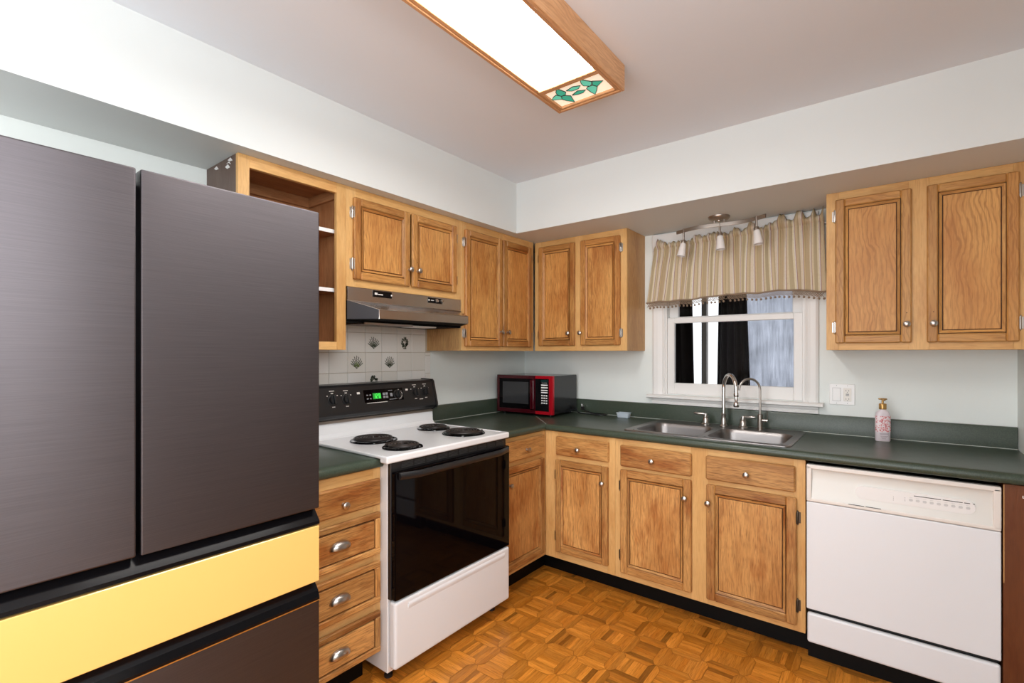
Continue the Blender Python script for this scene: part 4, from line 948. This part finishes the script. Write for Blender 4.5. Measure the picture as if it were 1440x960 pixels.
# ------------------------------------------------------------------ valances
def lerp_tab(tab, u):
    for (u0, v0), (u1, v1) in zip(tab, tab[1:]):
        if u <= u1: f_ = (u-u0)/(u1-u0); f_ = f_*f_*(3-2*f_); return v0+(v1-v0)*f_
    return tab[-1][1]
def valance(label, X0, X1, x0b, x1b, zt0, zt1, zbot, seed, goff, amp, ruff, dens):
    """gathered cloth on a rod: header ruffle above the rod, soft folds below; ruff = table of header height"""
    rr = random.Random(seed); n = 260; rows = 30; ph = [rr.uniform(0, 6.28) for _ in range(8)]
    root = MB(); vs = []; gc = []; fs = []; H = 8
    def fold(u, t_):
        uu = u+.02*math.sin(u*9+ph[6])+.012*math.sin(u*17+ph[5]+t_)
        return (.62*math.sin(uu*PI*2*2.7+ph[0])+.30*math.sin(uu*PI*2*5.9+ph[2]+.6*t_)+.08*math.sin(uu*PI*2*12+ph[1]))
    for r in range(rows+1):
        for k in range(n+1):
            u = k/n; zr = zt0+(zt1-zt0)*u-.030; hd_ = lerp_tab(ruff, u); cr_ = math.sin(u*118+ph[3]+1.5*math.sin(u*13))
            zb_ = lerp_tab(zbot, u)+.0025*math.sin(u*21+ph[1])
            if r <= H:
                t_ = r/H; q = 1-t_; z = zr+(hd_*1.5+.004*cr_*q)*q
                y = -.047-.006*cr_*(1-q*.4)-math.sin(q*PI)*.030*(hd_/.05)-q*.010*math.sin(u*37+ph[4]); tt = 0
            else:
                tt = (r-H)/(rows-H); z = zr+(zb_-zr)*tt; s_ = min(1, tt*2.2); s_ = s_*s_*(3-2*s_)
                y = -.047-.006*cr_*(1-s_)-s_*(.010+amp*(.5+.5*tt)*(1+fold(u, tt)))
            xa = X0+(x0b-X0)*tt**1.2; xb_ = X1+(x1b-X1)*tt**1.2
            x = xa+(xb_-xa)*u+.005*math.sin(u*31+ph[3]+tt*2)*tt*math.sin(u*PI)
            vs.append((x, y, z)); gc.append((goff+u*(x1b-x0b)*dens+.010*math.sin(u*PI*2*3.1+ph[0])*tt, 0, r/rows))
    for r in range(rows):
        for k in range(n): fs.append((r*(n+1)+k, r*(n+1)+k+1, (r+1)*(n+1)+k+1, (r+1)*(n+1)+k))
    root.raw(vs, fs, gc, .5, 0, True); o = root.build('window_valance', 'cloth'); tag(o, label, 'valance')
    so = o.modifiers.new('thick', 'SOLIDIFY'); so.thickness = .0012; so.offset = 0
    # hem braid and ball fringe
    base = vs[rows*(n+1):]; b = MB()
    b.tube([(x, y-.002, z+.003) for x, y, z in base[::3]], .0045, 6)
    L = 0; nxt = 0; cells = []
    for k in range(1, len(base)):
        a_, c_ = Vector(base[k-1]), Vector(base[k]); L += (c_-a_).length
        if L >= nxt: cells.append(c_); nxt += .012
    for i in range(len(cells)-2):
        p, q = cells[i], cells[i+2]
        m1 = Vector((q.x, q.y, q.z-.028)) if i % 2 == 0 else Vector((q.x, q.y, q.z-.022))
        b.tube([p, (p+q)/2+Vector((0, -.001, -.014)), m1], .0016, 4)
        b.tube([q+(q-p)*.0, (p+q)/2+Vector((0, .001, -.014)), Vector((p.x, p.y, p.z-.024))], .0016, 4)
        if i % 2 == 0:
            bs = bmesh.new(); bmesh.ops.create_icosphere(bs, subdivisions=1, radius=.0068, matrix=Matrix.Translation((q.x, q.y, q.z-.033))); b.bm(bs, smooth=True)
    f = b.build('ball_fringe', 'fringe', o, off=(0, 0, 0))
    # rod pocket stitch line
    return o
valance('striped beige valance with ball fringe over the left half of the window', 1.062, 1.5045, 1.020, 1.5045, 2.016, 2.030, [(0, 1.652), (.5, 1.655), (1, 1.668)], 5, 0.05, .008,
        [(0, .010), (.07, .042), (.13, .034), (.2, .020), (.35, .024), (.5, .018), (.62, .034), (.7, .026), (.85, .034), (1, .022)], 1.25)
valance('striped beige valance with taller ruffles over the right half of the window', 1.5035, 1.985, 1.5035, 2.000, 2.030, 2.052, [(0, 1.672), (.3, 1.666), (.6, 1.672), (1, 1.652)], 11, .9, .011,
        [(0, .020), (.10, .036), (.17, .020), (.27, .048), (.36, .018), (.50, .028), (.58, .055), (.68, .024), (.76, .056), (.85, .022), (.90, .050), (.95, .020), (1, .050)], 1.35)
cr_ = MB(); cr_.tube([(1.05, -.0005, 1.990), (1.05, -.03, 1.990), (1.065, -.034, 1.990), (1.975, -.034, 2.018), (1.99, -.03, 2.018), (1.99, -.0005, 2.018)], .005, 10); tag(cr_.build('curtain_rod', 'white'), 'thin white rod hidden inside the window valances', 'curtain rod')

# ------------------------------------------------------------------ spotlight track
tk = thing('track_light', 'brushed nickel curved track light with three white glass spots above the window', 'light fixture', (1.497, -.185, ZS-.05), 0)
b = MB(); b.lathe([(.058, ZS-.0005), (.058, ZS-.006), (.050, ZS-.016), (.034, ZS-.020), (.012, ZS-.021)], 32); b.lathe([(.014, ZS-.019), (.012, ZS-.026), (.004, ZS-.029)], 16); b.build('canopy', 'rail', tk)
for dx, dy in ((-.028, .004), (.028, -.006)):
    b = MB(); b.tube([(dx, dy, ZS-.012), (dx, dy, ZS-.042)], .004, 8); b.build('post', 'nickel', tk)
b = MB(); vs = []; N = 40; fs = []
def railp(u):  # u -1..1
    return (.247*u+.0, -.030*math.sin(u*PI)*(-1)-.040*u-.012, ZS-.048)
rp = [railp(-1+2*i/N) for i in range(N+1)]
for i, p in enumerate(rp):
    a_ = Vector(rp[max(0, i-1)]); c_ = Vector(rp[min(N, i+1)]); t_ = (c_-a_).normalized(); nrm = Vector((-t_.y, t_.x, 0))
    for s_, z_ in ((-1, -1), (1, -1), (1, 1), (-1, 1)): q = Vector(p)+nrm*.004*s_; vs.append((q.x, q.y, q.z+.0095*z_))
for i in range(N):
    for k in range(4): fs.append((i*4+k, i*4+(k+1) % 4, (i+1)*4+(k+1) % 4, (i+1)*4+k))
fs += [(0, 1, 2, 3), (N*4, N*4+1, N*4+2, N*4+3)]
b.raw(vs, fs); b.build('rail', 'rail', tk)
for u, L_, tx, ty_ in ((-.80, .055, -.16, -.05), (.03, .045, .07, -.05), (.80, .045, .12, -.05)):
    p = Vector(railp(u)); s_ = MB(); s_.tube([p+Vector((0, 0, .012)), p+Vector((0, 0, -L_))], .0055, 10)
    top = p+Vector((0, 0, -L_-.002)); R_ = Matrix.Translation(top) @ Matrix.Rotation(tx, 4, 'Y').inverted() @ Matrix.Rotation(ty_, 4, 'X')
    s_.lathe([(.005, .004), (.013, .0), (.0145, -.004), (.0145, -.016), (.011, -.018)], 18, R_); so_ = s_.build('spot_arm', 'rail', tk)
    g2 = MB(); g2.lathe([(.0130, -.016), (.0165, -.020), (.0205, -.060), (.0245, -.092), (.0225, -.092), (.0195, -.06), (.012, -.03)], 22, R_); g2.build('glass_shade', 'shade', so_, off=(0, 0, 0))

# ------------------------------------------------------------------ ceiling lamp
LX0, LX1, LY0, LY1, LZ = 1.178, 1.470, -2.62, -1.338, 2.318
lp = thing('ceiling_light', 'oak framed fluorescent ceiling light with teal stained-glass end panels', 'light fixture', (1.324, -1.98, LZ))
ox, oy = 1.324, -1.98
b = MB(); T = .014
b.box(LX0-ox, LX0-ox+T, LY0-oy, LY1-oy, LZ, ZC-.0005, .002, 'y'); b.box(LX1-ox-T, LX1-ox, LY0-oy, LY1-oy, LZ, ZC-.0005, .002, 'y')
b.box(LX0-ox+T, LX1-ox-T, LY1-oy-T, LY1-oy, LZ, ZC-.0005, .002, 'x'); b.box(LX0-ox+T, LX1-ox-T, LY0-oy, LY0-oy+T, LZ, ZC-.0005, .002, 'x')
i0, i1, j0, j1 = LX0-ox+T, LX1-ox-T, LY0-oy+T, LY1-oy-T
for a_ in ((i0, i0+.015, j0, j1, 'y'), (i1-.015, i1, j0, j1, 'y'), (i0+.015, i1-.015, j1-.012, j1, 'x'), (i0+.015, i1-.015, j0, j0+.012, 'x')):
    b.box(a_[0], a_[1], a_[2], a_[3], LZ+.003, LZ+.014, .002, a_[4])
bars = (-1.508-oy, -2.45-oy)
for yb_ in bars: b.box(i0+.008, i1-.008, yb_-.013, yb_+.013, LZ+.001, LZ+.014, .002, 'x')
b.build('frame', 'oak_lamp', lp)
box(i0+.006, i1-.006, bars[1]+.008, bars[0]-.008, LZ+.012, LZ+.015).build('diffuser', 'diff', lp)
def stained(y0, y1, flip):
    b = MB(); b.box(i0+.006, i1-.006, y0, y1, LZ+.012, LZ+.015); o = b.build('stained_glass', 'cream', lp)
    cy_ = (y0+y1)/2; w_ = (i1-i0-.02)/2
    # two blossoms joined by two leaves, as offsets from the panel's centre
    T1 = [[(1.2632, -1.4856), (1.2785, -1.4404), (1.2667, -1.4241), (1.248, -1.4245), (1.2408, -1.4439), (1.2448, -1.4616)],
          [(1.2359, -1.4453), (1.248, -1.4245), (1.2371, -1.4018), (1.2018, -1.4228), (1.22, -1.4388)],
          [(1.2491, -1.4236), (1.2638, -1.4194), (1.2793, -1.4029), (1.2742, -1.3831), (1.2683, -1.3512), (1.2476, -1.3793), (1.2371, -1.4018)],
          [(1.284, -1.4475), (1.3181, -1.4579), (1.3469, -1.4468), (1.3302, -1.4322), (1.3021, -1.4314)],
          [(1.2856, -1.4039), (1.3174, -1.4197), (1.3476, -1.4056), (1.3297, -1.3933), (1.3083, -1.3947)],
          [(1.3663, -1.4848), (1.394, -1.4459), (1.387, -1.4302), (1.3746, -1.4202), (1.3549, -1.4375), (1.3566, -1.4608)],
          [(1.3967, -1.446), (1.4297, -1.4228), (1.3962, -1.4016), (1.3851, -1.423)],
          [(1.3543, -1.4117), (1.3633, -1.4201), (1.3746, -1.4202), (1.3846, -1.4191), (1.395, -1.3992), (1.3784, -1.3731), (1.3615, -1.3517), (1.3559, -1.3767)]]
    def P(x, y): return ((x-1.318)*flip*.98+(1.318-ox), cy_+(y+1.4195)*flip*.92)
    g_ = MB(); l_ = MB()
    for i, poly in enumerate(T1):
        q = [P(x, y) for x, y in poly]
        g_.prism(q, LZ+.0105, LZ+.0125, 'z', mi=i % 2)
        l_.tube([(x, y, LZ+.0105) for x, y in q+[q[0]]], .0016, 5)
    l_.tube([(P(1.2018, -1.4228)[0], P(0, -1.4228)[1], LZ+.0105), (i0+.008, P(0, -1.428)[1], LZ+.0105)], .0014, 5)
    g_.build('flower_glass', ['teal', 'teal2'], o, off=(0, 0, 0)); l_.build('lead_came', 'lead', o, off=(0, 0, 0))
stained(bars[0]+.008, j1-.006, 1); stained(j0+.006, bars[1]-.008, -1)

for o in bpy.data.objects:
    if '_z' in o: del o['_z']
